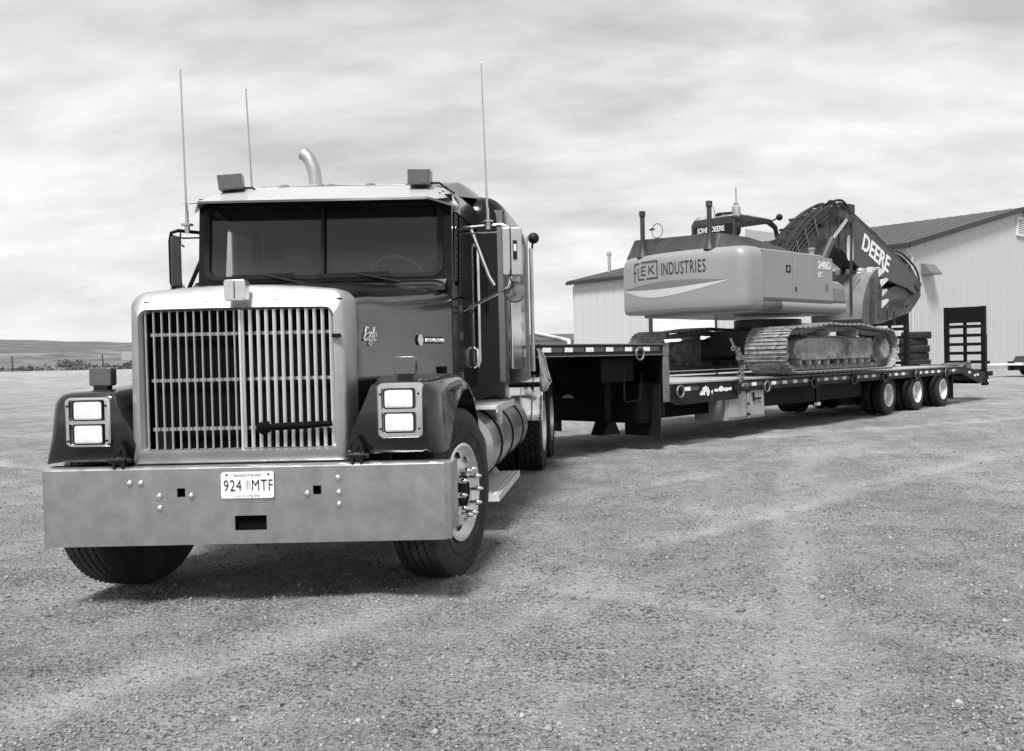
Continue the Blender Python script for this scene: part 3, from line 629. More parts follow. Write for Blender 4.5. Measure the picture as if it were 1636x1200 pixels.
# fenders
def fender(sx):
    mb = MB(); rings = []
    ys = [.055, .07, .10, .15, .19, .24, .30, .38, .46, .54, .62, .70, .78, .86, .94, 1.02, 1.10, 1.18, 1.24, 1.29, 1.33, 1.36, 1.40, 1.46]
    for y in ys:
        zt = np.interp(y, [.055, .07, .10, .2, .5, .8, 1.05, 1.25, 1.38, 1.46], [1.195, 1.215, 1.225, 1.235, 1.255, 1.258, 1.235, 1.15, 1.02, .86])
        arc = .56 + math.sqrt(max(0, .60 ** 2 - (y - .77) ** 2)) if abs(y - .77) < .60 else 0
        zb = max(.835 if y < .4 else .70, arc)
        zb = min(zb, zt - .05)
        xo = np.interp(y, [.055, .075, .12, .3, .6, 1.46], [1.06, 1.085, 1.11, 1.135, 1.145, 1.14]); xi = np.interp(y, [.05, .3, .6], [.735, .72, .64]); xb = np.interp(y, [.05, .3, .6], [.60, .60, .62])
        r = min(.09, (zt - zb) * .8); fr = .03 if y < .06 else 0
        p = [(xb + fr, zb + fr), (xb + (xi - xb) * .25, zb + (zt - zb) * .28), (xb + (xi - xb) * .65, zb + (zt - zb) * .6), (xi, zb + (zt - zb) * .88), (xi + .015, zt - .012), (xi + .04, zt)]
        p += [(xo - r - .14, zt + .006), (xo - r - .06, zt + .003)]
        for i in range(7): a = R(90 - 90 * i / 6); p.append((xo - r + r * math.cos(a), zt - r + r * math.sin(a)))
        p = p; fl = .05 if sx < 0 and y < .5 else .018; p += [(xo + fl * .4, (zb + zt - r) / 2), (xo + fl * .85, zb + .06 * min(1, (zt - zb) * 2)), (xo + fl - fr, zb + fr)]
        p += [(xo - .03, zb + .012), ((xo + xb) / 2, zb + .01)]
        rings.append([(sx * u + (0 if sx > 0 else .10 * (1 - .5 * max(0, y - .4))), y, v - (0 if sx > 0 else .018)) for u, v in p])
    mb.loft(rings); return mb.build('fender', 'paint', T, ang=50)
for sx in (-1, 1):
    fe = fender(sx)
    fe2 = MB().prism([(-.6 * 0 + 0, 0)] * 0 + [(.60, .79), (1.09, .79), (1.09, .86), (.61, .86)], .045, .075, 'xz') if False else None
    hx = .918 if sx > 0 else -.78; hz = 1.075 if sx > 0 else 1.045; bh = .150 if sx > 0 else .134
    loop_o = rr(hx, hz, .122, bh, .028, 4); loop_i = rr(hx, hz, .098, .122, .012, 4)
    bz = MB(); n = len(loop_o)
    bz.loft([[(x, .075, z) for x, z in rr(hx, hz, .125, bh + .003, .03, 4)], [(x, .032, z) for x, z in loop_o], [(x, .024, z) for x, z in rr(hx, hz, .114, bh - .006, .024, 4)], [(x, .024, z) for x, z in loop_i], [(x, .06, z) for x, z in rr(hx, hz, .094, .12, .012, 4)]], True, False)
    bz.b2(hx - .098, hx + .098, .026, .05, hz - .009, hz + .009); bz.b2(hx - .098, hx + .098, .048, .056, hz - .124, hz + .124)
    bz = bz.build('headlight_bezel', 'chrome', T, ang=40)
    for dz in (.0645, -.0645):
        rim = MB().frame(rr(hx - .004 * sx, hz + dz, .083, .0555, .014, 3), rr(hx - .004 * sx, hz + dz, .077, .0495, .012, 3), lambda u, v, t: (u, t, v), .022, .05).build('lamp_gasket', 'black', bz)
        lp = rr(hx - .004 * sx, hz + dz, .0775, .050, .012, 3); l2 = rr(hx - .004 * sx, hz + dz, .07, .043, .012, 3)
        MB().loft([[(x, .048, z) for x, z in lp], [(x, .030, z) for x, z in lp], [(x, .024, z) for x, z in l2]]).build('headlight', 'lens', bz, label='lit rectangular sealed beam headlight')
        for k in range(6): MB().b2(hx - .004 * sx - .0605 + k * .0242 - .0015, hx - .004 * sx - .0605 + k * .0242 + .0015, .0225, .025, hz + dz - .04, hz + dz + .04).build('lens_rib', 'white', bz)
    for (dx, dz) in ((-.105, .09), (.105, .09), (-.105, -.1), (.105, -.1)): MB().cyl((hx + dx, .023, hz + dz), .006, .008, 'Y', 8).build('bezel_screw', 'frame', bz)
    # marker on top of fender
    mxx = (-.795, .912)[sx > 0]; my = .22
    mz = 0 if sx > 0 else -.028; MB().box((mxx, my, 1.252 + mz), (.08, .06, .05)).build('marker_base', 'black', T, .006)
    MB().prism(rr(mxx, 1.318 + mz, .062, .052, .014, 3), my - .03, my + .035, 'xz').build('turn_signal', 'amber', T, .006)
    # hood hinge hook
    hk = MB(); cx = sx * .645 + .04
    hk.prism([(cx - .05, .82), (cx - .018, .915), (cx, .93), (cx + .018, .915), (cx + .05, .82)], .02, .035, 'xz'); hk.cyl((cx, .015, .885), .010, .02, 'Y', 10)
    hk.cyl((cx, .02, .835), .024, .075, 'X', 14); hk.cyl((cx, .02, .835), .012, .125, 'X', 10); hk.b2(cx - .03, cx - .018, -.0, .035, .79, .86); hk.b2(cx + .018, cx + .03, -.0, .035, .79, .86)
    hk.build('hood_hinge', 'black', T)
MB().b2(-1.03, 1.03, .10, .14, .66, .80).b2(-.45, .45, .14, .5, .55, .8).build('bumper_bracket', 'void', T)

# chassis, engine shadow mass, axle
MB().b2(-.43, -.35, .1, 9.1, .72, .98).b2(.35, .43, .1, 9.1, .72, .98).build('frame_rail', 'frame', T)
MB().b2(-.34, .34, .35, 1.9, .62, 1.55).build('engine', 'void', T)
MB().b2(-.55, .55, .5, 1.6, .85, 1.3).b2(-.9, .9, 1.45, 1.6, .75, 1.3).build('firewall', 'void', T)
MB().cyl((0, .77, .5), .07, 1.7, 'X', 12).b2(-.9, .9, .70, .84, .44, .58).build('front_axle', 'frame', T)
STE = R(-11)
wheel(T, Matrix.Translation((1.0, .76, .525)) @ Matrix.Rotation(STE, 4, 'Z'), 'steer')
wheel(T, Matrix.Translation((-.90, .76, .525)) @ Matrix.Rotation(STE + math.pi, 4, 'Z'), 'steer')
for y in (6.2, 7.55):
    wheel(T, Matrix.Translation((1.075, y, .525)), 'drive'); wheel(T, Matrix.Translation((-1.075, y, .525)) @ Matrix.Rotation(math.pi, 4, 'Z'), 'drive')
    MB().cyl((0, y, .52), .1, 1.5, 'X', 12).ball((0, y, .52), .25).build('drive_axle', 'frame', T)
MB().b2(-.5, .5, 6.3, 7.4, 1.02, 1.16).prism([(6.2, 1.14), (7.5, 1.14), (7.2, 1.24), (6.4, 1.24)], -.45, .45, 'yz').build('fifth_wheel', 'frame', T)

# cab
cab = MB()
WY0, WY1, WZ0, WZ1 = 1.64, 1.69, 1.905, 2.47
def wfn(u, v, t): return (u, WY0 + (v - WZ0) / (WZ1 - WZ0) * (WY1 - WY0) + t, v)
def scr(hw, za, zb, r, n=5): 
    return rr(0, (za + zb) / 2, hw, (zb - za) / 2, r, n)
CH = .908
cab.frame(rr(0, 2.19, CH, .35, .06, 5), rr(0.0, 2.222, .835, .262, .06, 5), wfn, 0, .06)
cab.prism([(1.64, 1.0), (1.64, 1.86), (1.66, 1.93), (1.9, 1.93), (1.9, 1.0)], .86, CH, 'yz'); cab.prism([(1.64, 1.0), (1.64, 1.86), (1.66, 1.93), (1.9, 1.93), (1.9, 1.0)], -CH, -.86, 'yz')
for sx in (-1, 1):
    a, b = sorted((sx * (CH - .05), sx * CH))
    cab.prism([(1.74, 1.88), (1.88, 1.88), (1.97, 2.44), (1.97, 2.55), (1.86, 2.55)], a, b, 'yz')   # pillar
    cab.prism([(1.86, 2.43), (2.75, 2.43), (2.75, 2.58), (1.86, 2.55)], a, b, 'yz'); cab.prism([(2.62, 1.0), (2.75, 1.0), (2.75, 2.5), (2.62, 2.5)], a, b, 'yz')
cab_o = cab.build('cab', 'paint_dim', T, .008)
# roof
mb = MB(); rg = []
for (y, zc, hw, e) in ((1.80, 2.50, .90, 0), (1.86, 2.565, .92, .01), (2.0, 2.60, .92, .03), (2.3, 2.625, .92, .04), (2.75, 2.64, .93, .04), (2.80, 2.64, .93, .04)):
    rg.append([(-hw, y, 2.43), (-hw, y, zc - .06), (-hw + .03, y, zc - .02), (-hw + .09, y, zc), (-.4, y, zc + e * .8), (0, y, zc + e), (.4, y, zc + e * .8), (hw - .09, y, zc), (hw - .03, y, zc - .02), (hw, y, zc - .06), (hw, y, 2.43)])
mb.loft(rg, False, False); mb.build('cab_roof', 'paint', T, ang=50)
MB().b2(-.88, .88, 1.9, 2.75, 1.0, 1.06).b2(-.9, .9, 2.7, 2.75, 1.0, 1.5).build('cab_floor', 'void', T)
def dr(sx):
    a, b = sorted((sx * (CH - .045), sx * (CH + .004)))
    f = lambda u, v, t: (t, u, v)
    d = MB(); d.b2(a, b, 1.91, 2.62, 1.02, 1.74)
    d.frame([(1.91, 1.745), (2.62, 1.745), (2.62, 2.43), (2.03, 2.43)], [(1.985, 1.80), (2.55, 1.80), (2.55, 2.37), (2.075, 2.37)], f, a, b)
    d = d.build('door', 'paint_dim', T, .006)
    MB().prism([(1.985, 1.80), (2.55, 1.80), (2.55, 2.37), (2.075, 2.37)], a + .02, a + .026, 'yz').build('window', 'glass2', d)
    MB().tube([(sx * (CH + .01), 2.5, 1.28), (sx * (CH + .04), 2.5, 1.30), (sx * (CH + .04), 2.5, 1.42), (sx * (CH + .01), 2.5, 1.44)], .012, 8).build('door_handle', 'chrome_clean', d)
    for z in (1.22, 1.52, 1.72): MB().box((sx * (CH + .006), 1.92, z), (.025, .045, .06)).build('hinge', 'lampgrey', d)
    for k in range(9): MB().cyl((sx * (CH + .006), 1.885 + .085 * k / 9 * (1 if k > 3 else .3), 1.95 + k * .055), .006, .01, 'X', 6).build('rivet', 'frame', d)
dr(1); dr(-1)
# window rubber, panes, wipers
wr = MB().frame(rr(-.01, 2.222, .855, .278, .085, 6), rr(-.01, 2.222, .815, .250, .06, 6), wfn, -.012, .03); wr.build('windshield_seal', 'black', T)
MB().bar(wfn(-.012, 1.97, -.01), wfn(-.012, 2.47, -.01), .022, .02).build('windshield_divider', 'black', T)
for sx in (-1, 1):
    a, b = (.0, .83) if sx > 0 else (-.84, -.024)
    MB().add([wfn(a, 1.95, .012), wfn(b, 1.95, .012), wfn(b, 2.48, .012), wfn(a, 2.48, .012)], [(0, 1, 2, 3)]).build('windshield', 'glass', T)
for (xa, xb) in ((-.62, -.18), (-.02, .5)):
    wp = MB(); wp.tube([wfn(xb + .08, 1.905, -.03), wfn((xa + xb) / 2, 1.975, -.05)], .009, 6); wp.build('wiper_arm', 'black', T)
    MB().bar(wfn(xa, 1.968, -.04), wfn(xb, 1.978, -.04), .012, .016).build('wiper_blade', 'black', T)
MB().loft([[(-.9, 1.55, 1.87), (-.9, 1.66, 1.935), (.9, 1.66, 1.935), (.9, 1.55, 1.87)], [(-.9, 1.55, 1.84), (-.9, 1.66, 1.84), (.9, 1.66, 1.84), (.9, 1.55, 1.84)]]).build('cowl', 'paint', T)
# interior
MB().prism([(1.75, 1.5), (1.75, 1.93), (1.95, 1.9), (2.05, 1.75), (2.02, 1.5)], -.86, .86, 'yz').build('dashboard', 'black', T, .02)
for x in (-.5, .5): MB().b2(x - .24, x + .24, 2.2, 2.32, 1.5, 2.14).b2(x - .24, x + .24, 1.95, 2.3, 1.45, 1.6).build('seat', 'seat', T, .05)
MB().lathe([(.2 + .013 * math.cos(a * .7854), .013 * math.sin(a * .7854)) for a in range(8)], 28, 'Z', (0, 0, 0), True).tube([(-.19, 0, 0), (.19, 0, 0)], .012, 6).build('steering_wheel', 'lampgrey', T).matrix_local = Matrix.Translation((.47, 1.99, 1.96)) @ Matrix.Rotation(R(-52), 4, 'X')
# sun visor
vz = MB(); n = 12; topl = []; botl = []
for i in range(n + 1):
    u = -1 + 2 * i / n; x = .955 * u; k = max(0, abs(u) - .86) / .14
    botl.append((x, 1.42 + .30 * k, 2.475 - .02 * k)); topl.append((x * .9, 1.80 + .05 * k, 2.62 - .02 * k + .012 * (1 - u * u)))
vs = botl + topl + [(p[0], p[1] + .012, p[2] - .014) for p in botl] + [(p[0], p[1] + .012, p[2] - .014) for p in topl]; m_ = n + 1; fs = []
for i in range(n): fs += [(i, i + 1, m_ + i + 1, m_ + i), (2 * m_ + i + 1, 2 * m_ + i, 3 * m_ + i, 3 * m_ + i + 1), (i, 2 * m_ + i, 2 * m_ + i + 1, i + 1), (m_ + i, m_ + i + 1, 3 * m_ + i + 1, 3 * m_ + i)]
vis = vz.add(vs, fs).build('sun_visor', 'visor', T, ang=25)
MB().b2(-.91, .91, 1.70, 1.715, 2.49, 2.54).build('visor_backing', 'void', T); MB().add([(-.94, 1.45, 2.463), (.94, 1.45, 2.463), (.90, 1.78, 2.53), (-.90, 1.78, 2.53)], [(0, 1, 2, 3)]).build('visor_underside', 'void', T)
for x in (-.45, .12, .55): MB().bar((x, 1.47, 2.482), (x * .97, 1.80, 2.615), .004, .006).build('visor_seam', 'frame', vis)
for x in (.0, .045, .52, -.5, .85):
    for q in (0, 1): MB().ball((x + .01 * q, 1.56 + .07 * q, 2.522 + .025 * q), .009, 6, (1, 1, .5)).build('screw', 'frame', vis)
for x in (-.31, -.04, .03, .32, .62):
    c = MB(); c.ball((x, 1.86, 2.625), .045, 12, (1.2, 1.6, .75)); c.build('cab_marker_lamp', 'lampgrey', T)
MB().tube([(-.55, 1.84, 2.625), (0, 1.84, 2.645), (.62, 1.84, 2.63)], .012, 6).build('roof_rail', 'alu', T)
def rooflamp(x, y, z, w_, tilt, tz):
    M = Matrix.Translation((x, y, z)) @ Matrix.Rotation(R(tz), 4, 'Z') @ Matrix.Rotation(R(tilt), 4, 'Y')
    o = MB(M).b2(-w_ / 2, w_ / 2, -.06, .06, -.055, .055).build('roof_light', 'lampgrey', T, .006)
    MB(M).b2(-w_ / 2 + .006, w_ / 2 - .006, -.066, -.061, -.049, .049).build('lamp_face', 'amber', o)
    MB().cyl((x + .01, y, z - .06), .02, .03, 'Z', 8).build('lamp_stem', 'black', o)
    MB().tube([(x + w_ / 2, y, z - .04), (x + w_ / 2 + .05, y + .05, z - .03), (x + w_ / 2 + .10, y + .09, z - .07), (x + w_ / 2 + .15, y + .1, z - .1)], .008, 6).build('lamp_cable', 'black', o)
rooflamp(-.645, 1.70, 2.652, .165, -6, 12); rooflamp(.715, 1.70, 2.66, .158, 1, 0)
MB().lathe([(.05, 0), (.045, .03), (.02, .05), (0, .055)], 14, 'Z', (-.50, 1.95, 2.615)).build('roof_dome', 'lampgrey', T); MB().lathe([(.05, 0), (.045, .04), (.02, .06), (0, .065)], 14, 'Z', (.83, 1.95, 2.60)).build('roof_dome', 'lampgrey', T)

# mirrors
def mirror(sx):
    cc = 'chrome' if sx > 0 else 'black'
    if sx > 0: ax, my, zt, zb, wx, wh = 1.325, 1.9, 2.335, 1.84, .15, .175
    else: ax, my, zt, zb, wx, wh = -1.06, 1.62, 2.30, 1.86, .085, .175
    x0 = .93 if sx > 0 else -.865
    t_ = MB(); t_.tube([(x0, my + .12, zt), (ax - sx * .06, my, zt + .005), (ax - sx * .01, my, zt - .01), (ax, my, zt - .07), (ax, my, zb + .08), (ax - sx * .02, my, zb + .02), (ax - sx * .08, my + .02, zb), (x0, my + .14, zb - .13 if sx > 0 else zb + .0)], .013, 8)
    if sx > 0: t_.tube([(x0 + .1, my + .08, zt - .02), (ax - .16, my, zb + .12), (ax - .12, my, zb + .05)], .013, 8); t_.tube([(x0, my + .1, zt - .045), (ax - .1, my, zt - .05), (ax - .02, my, zt - .03)], .006, 6)
    else: t_.tube([(x0, my + .1, 2.15), (x0 - .11, my + .05, zb)], .015, 8); t_.tube([(x0, my + .1, zt - .035), (x0 - .1, my, zt - .05), (ax + .02, my, zt - .03)], .006, 6)
    arm = t_.build('mirror_arm', cc if sx > 0 else 'frame', T, label=None)
    hx = ax + (.02 if sx > 0 else .04); th = R(8 if sx > 0 else -62)
    M = Matrix.Translation((hx, my - .01, (zt + zb) / 2 + (.05 if sx > 0 else 0))) @ Matrix.Rotation(th, 4, 'Z')
    h = MB(M).b2(-wx / 2, wx / 2, -.03, .035, -.18, .18).build('mirror', 'alu' if sx > 0 else 'paint', T, .012)
    MB(M).b2(-wx / 2 + .01, wx / 2 - .01, .037, .04, -.17, .17).build('mirror_glass', 'mirror', h)
    if sx > 0:
        MB(M).b2(-.017, -.009, -.036, -.031, -.18, .18).build('mirror_seam', 'frame', h)
        l_ = MB(M).b2(.005, .035, -.042, -.031, -.06, .08).build('mirror_lamp', 'black', h, .004)
        MB(M).b2(.011, .029, -.047, -.043, -.0, .05).build('lamp_lens', 'printpale', h)
        MB().lathe([(0, -.014), (.07, -.010), (.08, -.002), (.08, .006), (0, .008)], 28, 'Y', (ax + .03, my + .02, zb + .0)).build('round_mirror', 'lampgrey', T)
        MB().tube([(ax + .01, my - .03, zb + .21), (ax + .005, my - .05, zb + .1), (ax + .03, my - .03, zb + .04), (ax - .02, my - .03, zb + .015), (ax - .06, my, zb - .0)], .006, 6).build('mirror_cable', 'black', arm)
        MB().tube([(x0, my + .1, zb - .13), (x0 + .1, my, zb - .16), (x0 + .14, my, zb - .1)], .006, 6).tube([(x0, my + .1, zb - .02), (x0 + .1, my, zb - .06)], .008, 6).build('mirror_cable', 'black', arm)
    else:
        MB().lathe([(0, -.02), (.04, -.015), (.06, 0), (0, .01)], 20, 'Y', (x0 - .16, my + .02, zb + .02)).build('round_mirror', 'alu', T)
        MB().tube([(x0 - .12, my, zt - .01), (x0 - .12, my, zt - .09), (ax + .1, my, zt - .11), (ax + .03, my, zt - .07)], .006, 6).build('mirror_cable', 'black', arm)
mirror(1); mirror(-1)
def antenna(x, y, z, h, lean=0, base=True):
    a = MB().tube([(x, y, z), (x + lean * .3, y, z + h * .3), (x + lean, y, z + h)], [.010, .0075, .0055], 6)
    a.ball((x + lean, y, z + h), .007, 6)
    if base: a.cyl((x, y, z + .0), .04, .012, 'Z', 14).cyl((x, y, z - .03), .018, .06, 'Z', 10).tube([(x, y, z), (x, y, z + .1)], .012, 8)
    a.build('antenna', 'alu' if base else 'printgrey', T)
antenna(-.935, 1.62, 2.345, 1.10, -.015); antenna(1.165, 1.92, 2.37, 1.17, -.022); antenna(-.96, 2.9, 2.75, .92, -.03, False)

for o in T.children:
    if o.name.split('.')[0] in ('cab', 'cab_roof', 'door', 'windshield', 'windshield_seal', 'windshield_divider', 'sun_visor', 'visor_backing', 'visor_underside', 'cab_floor'): o.location.x += .03
# sleeper
sl = MB(); rg = []
SH = 1.16
for (y, zt, hw, r) in ((2.79, 2.55, SH - .13, .12), (2.83, 2.66, SH - .05, .14), (2.92, 2.72, SH - .0, .15), (3.3, 2.755, SH, .16), (4.6, 2.775, SH, .17), (4.95, 2.75, SH, .18), (5.1, 2.66, SH - .05, .18)):
    p = [(-hw, y, 1.12)]
    for i in range(6): a = R(180 - 90 * i / 5); p.append((-hw + r + r * math.cos(a), y, zt - r + r * math.sin(a)))
    for u in (-.5, 0, .5): p.append((u * (hw - r), y, zt + .015 * (1 - abs(u))))
    for i in range(6): a = R(90 - 90 * i / 5); p.append((hw - r + r * math.cos(a), y, zt - r + r * math.sin(a)))
    p.append((hw, y, 1.12)); rg.append(p)
sl.loft(rg); sleeper = sl.build('sleeper', 'paint_dim', T, ang=40)
MB().loft([[(-.75, 2.3, 2.64), (-.6, 2.3, 2.66), (.6, 2.3, 2.66), (.75, 2.3, 2.64)], [(-.95, 2.85, 2.70), (-.8, 2.85, 2.84), (.8, 2.85, 2.84), (.95, 2.85, 2.70)], [(-.95, 3.4, 2.78), (-.8, 3.4, 2.90), (.8, 3.4, 2.90), (.95, 3.4, 2.78)], [(-.95, 4.4, 2.78), (-.8, 4.4, 2.89), (.8, 4.4, 2.89), (.95, 4.4, 2.78)]]).build('roof_fairing', 'paint', T, .03)
MB().b2(SH - .002, SH + .012, 3.35, 4.15, 1.25, 2.35).build('sleeper_panel', 'chrome', sleeper, .01, label='polished reflective panel on the sleeper side')
MB().b2(SH + .012, SH + .02, 3.45, 3.8, 1.95, 2.2).build('window', 'glass2', sleeper, .01)
MB().tube([(CH + .03, 2.765, 1.28), (CH + .05, 2.76, 1.33), (CH + .05, 2.76, 2.27), (CH + .0, 2.74, 2.33)], .017, 10).build('grab_rail', 'chrome_clean', T)
MB().b2(SH - .07, SH + .0, 2.84, 2.86, 1.15, 2.6).b2(SH + .0, SH + .01, 3.0, 3.05, 1.15, 2.62).build('sleeper_trim', 'lampgrey', sleeper)
for z in (1.36, 1.62): MB().b2(SH + .012, SH + .03, 4.3, 4.36, z, z + .08).build('latch', 'chrome', sleeper)
MB().b2(SH + .0, SH + .012, 4.96, 5.02, 1.14, 2.65).build('sleeper_trim', 'alu', sleeper)
# work lamp on pole behind the sleeper, exhaust with curved tip
MB().tube([(1.185, 5.22, 1.2), (1.185, 5.22, 2.55)], .022, 10).build('lamp_pole', 'alu', T); MB().ball((1.22, 5.2, 2.66), .062, 16).tube([(1.2, 5.22, 2.55), (1.21, 5.21, 2.62)], .012, 6).build('work_lamp', 'black', T)
ex = [(-1.17, 5.25, 1.2), (-1.17, 5.25, 3.25)] + [(-1.17 - .16 + .16 * math.cos(R(a)), 5.25, 3.42 + .2 * math.sin(R(a))) for a in range(0, 81, 10)] + [(-1.36, 5.25, 3.63)]
ex = [(-1.17, 5.25, 1.2), (-1.17, 5.25, 3.30), (-1.175, 5.25, 3.4), (-1.19, 5.25, 3.48), (-1.215, 5.25, 3.55), (-1.25, 5.25, 3.61), (-1.30, 5.25, 3.65)]
MB().tube(ex, .072, 18).build('exhaust_stack', 'alu', T)

# fuel tank, steps, quarter fender
tk = MB().lathe([(0, 2.05), (.24, 2.05), (.285, 2.1), (.295, 2.2), (.295, 4.75), (.285, 4.85), (.24, 4.9), (0, 4.9)], 36, 'Y', (.86, 0, .66)).build('fuel_tank', 'tank', T)
for y in (2.5, 3.3, 4.2): MB().lathe([(.297, y), (.306, y), (.306, y + .05), (.297, y + .05)], 36, 'Y', (.86, 0, .66)).build('tank_strap', 'frame', tk)
tk2 = MB().lathe([(0, 2.05), (.24, 2.05), (.285, 2.1), (.295, 2.2), (.295, 4.75), (.285, 4.85), (.24, 4.9), (0, 4.9)], 30, 'Y', (-.86, 0, .66)).build('fuel_tank', 'tank', T)
st = MB().b2(.72, 1.17, 2.15, 3.35, .955, .975); [st.b2(.74, 1.16, 2.17 + k * .06, 2.19 + k * .06, .975, .981) for k in range(20)]
st.b2(1.165, 1.175, 2.15, 3.35, .93, .985); st.prism([(2.6, .95), (2.95, .95), (2.78, .72)], 1.10, 1.12, 'yz'); st.build('upper_step', 'step', T)
st = MB(); 
for k in range(5): st.b2(.90 + k * .055, .94 + k * .055, 2.1, 3.6, .292, .302)
for k in range(12): st.b2(.90, 1.18, 2.1 + k * .126, 2.125 + k * .126, .287, .2975)
st.b2(1.17, 1.182, 2.1, 3.6, .25, .305); st.b2(.89, 1.18, 2.09, 2.1, .25, .305); st.bar((1.0, 2.3, .30), (.9, 2.3, .45), .04, .04); st.bar((1.0, 3.4, .30), (.9, 3.4, .45), .04, .04); st.build('lower_step', 'step', T)
qf = MB(); prof = []
for i in range(9): a = R(172 - 70 * i / 8); prof.append((6.2 + .60 * math.cos(a), .545 + .60 * math.sin(a)))
qf.loft([[(.66, y, z) for y, z in prof], [(1.24, y, z) for y, z in prof]], False, False)
so = qf.build('quarter_fender', 'chrome', T); so.modifiers.new('solid', 'SOLIDIFY').thickness = .008
for x in (.7, .84, .98, 1.12, 1.232):
    m_ = MB(); m_.tube([(x, 6.2 + (y - 6.2) * 1.012, .545 + (z - .545) * 1.012) for y, z in prof], .009, 6); m_.build('fender_strip', 'chrome_clean' if x > 1.2 else 'alu', so)
MB().cyl((1.0, 5.66, 1.04), .03, .42, 'X', 12).build('fender_bracket', 'black', T)
MB().b2(-.45, .45, 5.15, 6.2, .98, 1.0).build('deck_plate', 'alu', T)
MB().b2(.5, .9, 5.0, 5.3, .75, 1.1).build('battery_box', 'alu', T); MB().b2(-.9, -.5, 5.0, 5.3, .75, 1.1).build('battery_box', 'alu', T)
MB().b2(.75, 1.2, 8.2, 8.23, .25, 1.0).build('mudflap', 'black', T); MB().b2(-1.2, -.75, 8.2, 8.23, .25, 1.0).build('mudflap', 'black', T)
MB().prism([(1.2, .98), (1.2, 1.06), (1.13, 1.08)], 5.0, 5.05, 'xz').build('bracket', 'black', T)
# ================================================================ TRAILER (x to the near side, y rearward, origin at the drop)
TR = thing('lowboy_trailer', 'long black drop deck trailer carrying the excavator with raised rear ramps', 'trailer', (-.255, 14.07, 0), R(-39.5))
HWD = 1.27
def side(mb, y0, y1, za, zb, x=HWD, t=.035):
    mb.b2(x - t, x, y0, y1, za, zb); mb.b2(-x, -x + t, y0, y1, za, zb); return mb
g_ = side(MB(), -3.05, 0, 1.345, 1.495); g_.b2(-HWD + .035, HWD - .035, -3.05, -3.01, 1.34, 1.49); g_.build('gooseneck_rail', 'rail', TR, .006)
MB().b2(HWD + .001, HWD + .012, -3.05, 0.02, 1.485, 1.50).b2(HWD + .001, HWD + .010, -3.05, 0, 1.338, 1.352).build('rail_edge', 'edge', TR)
MB().b2(-HWD + .036, HWD - .036, -3.0, .0, 1.44, 1.49).build('upper_deck', 'frame', TR)
fr = MB(); fr.b2(-.5, -.36, -2.9, .1, 1.18, 1.44).b2(.36, .5, -2.9, .1, 1.18, 1.44)
for k in range(7): fr.b2(-1.2, 1.2, -2.8 + k * .42, -2.74 + k * .42, 1.33, 1.44)
fr.b2(-1.22, 1.22, -.08, .0, .45, 1.44)         # bulkhead of the drop
fr.b2(-1.1, 1.1, -.45, -.08, .38, .95); fr.b2(-.9, 1.05, -1.2, -.5, .98, 1.3); fr.build('gooseneck_frame', 'frame', TR)
MB().b2(HWD - .02, HWD + .005, -.09, .05, .66, 1.50).build('corner_post', 'edge', TR, .006)
lg = MB()
for x in (-.75, .75): lg.b2(x - .06, x + .06, -.85, -.72, .38, 1.3).prism([(-.96, .24), (-.6, .24), (-.7, .42), (-.86, .42)], x - .12, x + .12, 'yz').bar((x, -.8, .6), (x, -.3, 1.25), .05, .05)
lg.b2(-.75, .75, -.82, -.76, .8, .86).tube([(1.22, -.92, 1.2), (1.22, -.92, .72), (1.2, -.85, .70), (1.2, -.55, .72), (1.2, -.5, 1.1)], .012, 6); lg.build('landing_gear', 'frame', TR)
MB().b2(.60, 1.25, -.16, -.14, .18, .92).build('mudflap', 'black', TR); MB().b2(-1.22, -.55, -.30, -.28, .2, .92).build('mudflap', 'black', TR)
# lower deck: boards
ZD = .93
DY1 = 12.2
for k in range(11):
    x = -1.19 + k * .216; MB().b2(x, x + .206, .02, DY1, ZD - .04, ZD + random.uniform(-.004, .004)).build('deck_board', 'deck', TR)
rl = side(MB(), .0, 1.9, .68, .925, HWD, .04); rl.build('side_rail', 'rail', TR, .006)
rl = side(MB(), 1.9, DY1, .735, .915, HWD - .005, .04)
for k in range(14): rl.b2(-1.2, 1.2, .4 + k * .86, .48 + k * .86, .78, .885)
rl.build('side_rail', 'rail', TR, .006)
MB().b2(HWD - .02, HWD + .014, .02, 2.6, .912, .935).build('rail_edge', 'alu', TR); MB().b2(HWD - .02, HWD + .006, 2.6, DY1, .905, .922).build('rail_edge', 'edge', TR)
MB().prism([(.0, .68), (.25, .60), (1.9, .62), (1.9, .69), (.0, .69)], HWD - .05, HWD + .0, 'yz').build('rail_gusset', 'rail', TR)
mf = MB(); 
for x in (-.5, .5): mf.b2(x - .07, x + .07, .0, 7.2, .42, .87).b2(x - .07, x + .07, 7.2, DY1, .6, .87)
mf.b2(-1.0, 1.0, 3.0, 7.0, .42, .78); mf.b2(-.72, .72, 6.6, 11.5, .24, .72); mf.build('main_frame_and_dark_fill', 'frame', TR)  # wide dark boxes added under the deck to stand in for shade there
MB().b2(-.6, .9, .1, 3.0, .40, .62).build('air_tank', 'void', TR)
for sx in (1, -1):   # dovetail
    a, b = sorted((sx * (HWD - .045), sx * (HWD - .005)))
    MB().prism([(DY1, .735), (DY1, .915), (13.9, .72), (13.9, .45), (13.5, .45)], a, b, 'yz').build('dovetail_rail', 'rail', TR)
dv = MB()
for k in range(8): dv.bar((-1.2, DY1 + .1 + k * .22, .89 - k * .026), (1.2, DY1 + .1 + k * .22, .89 - k * .026), .1, .04)
dv.b2(-1.25, 1.25, 13.82, 13.92, .5, .7); dv.build('dovetail_deck', 'frame', TR)
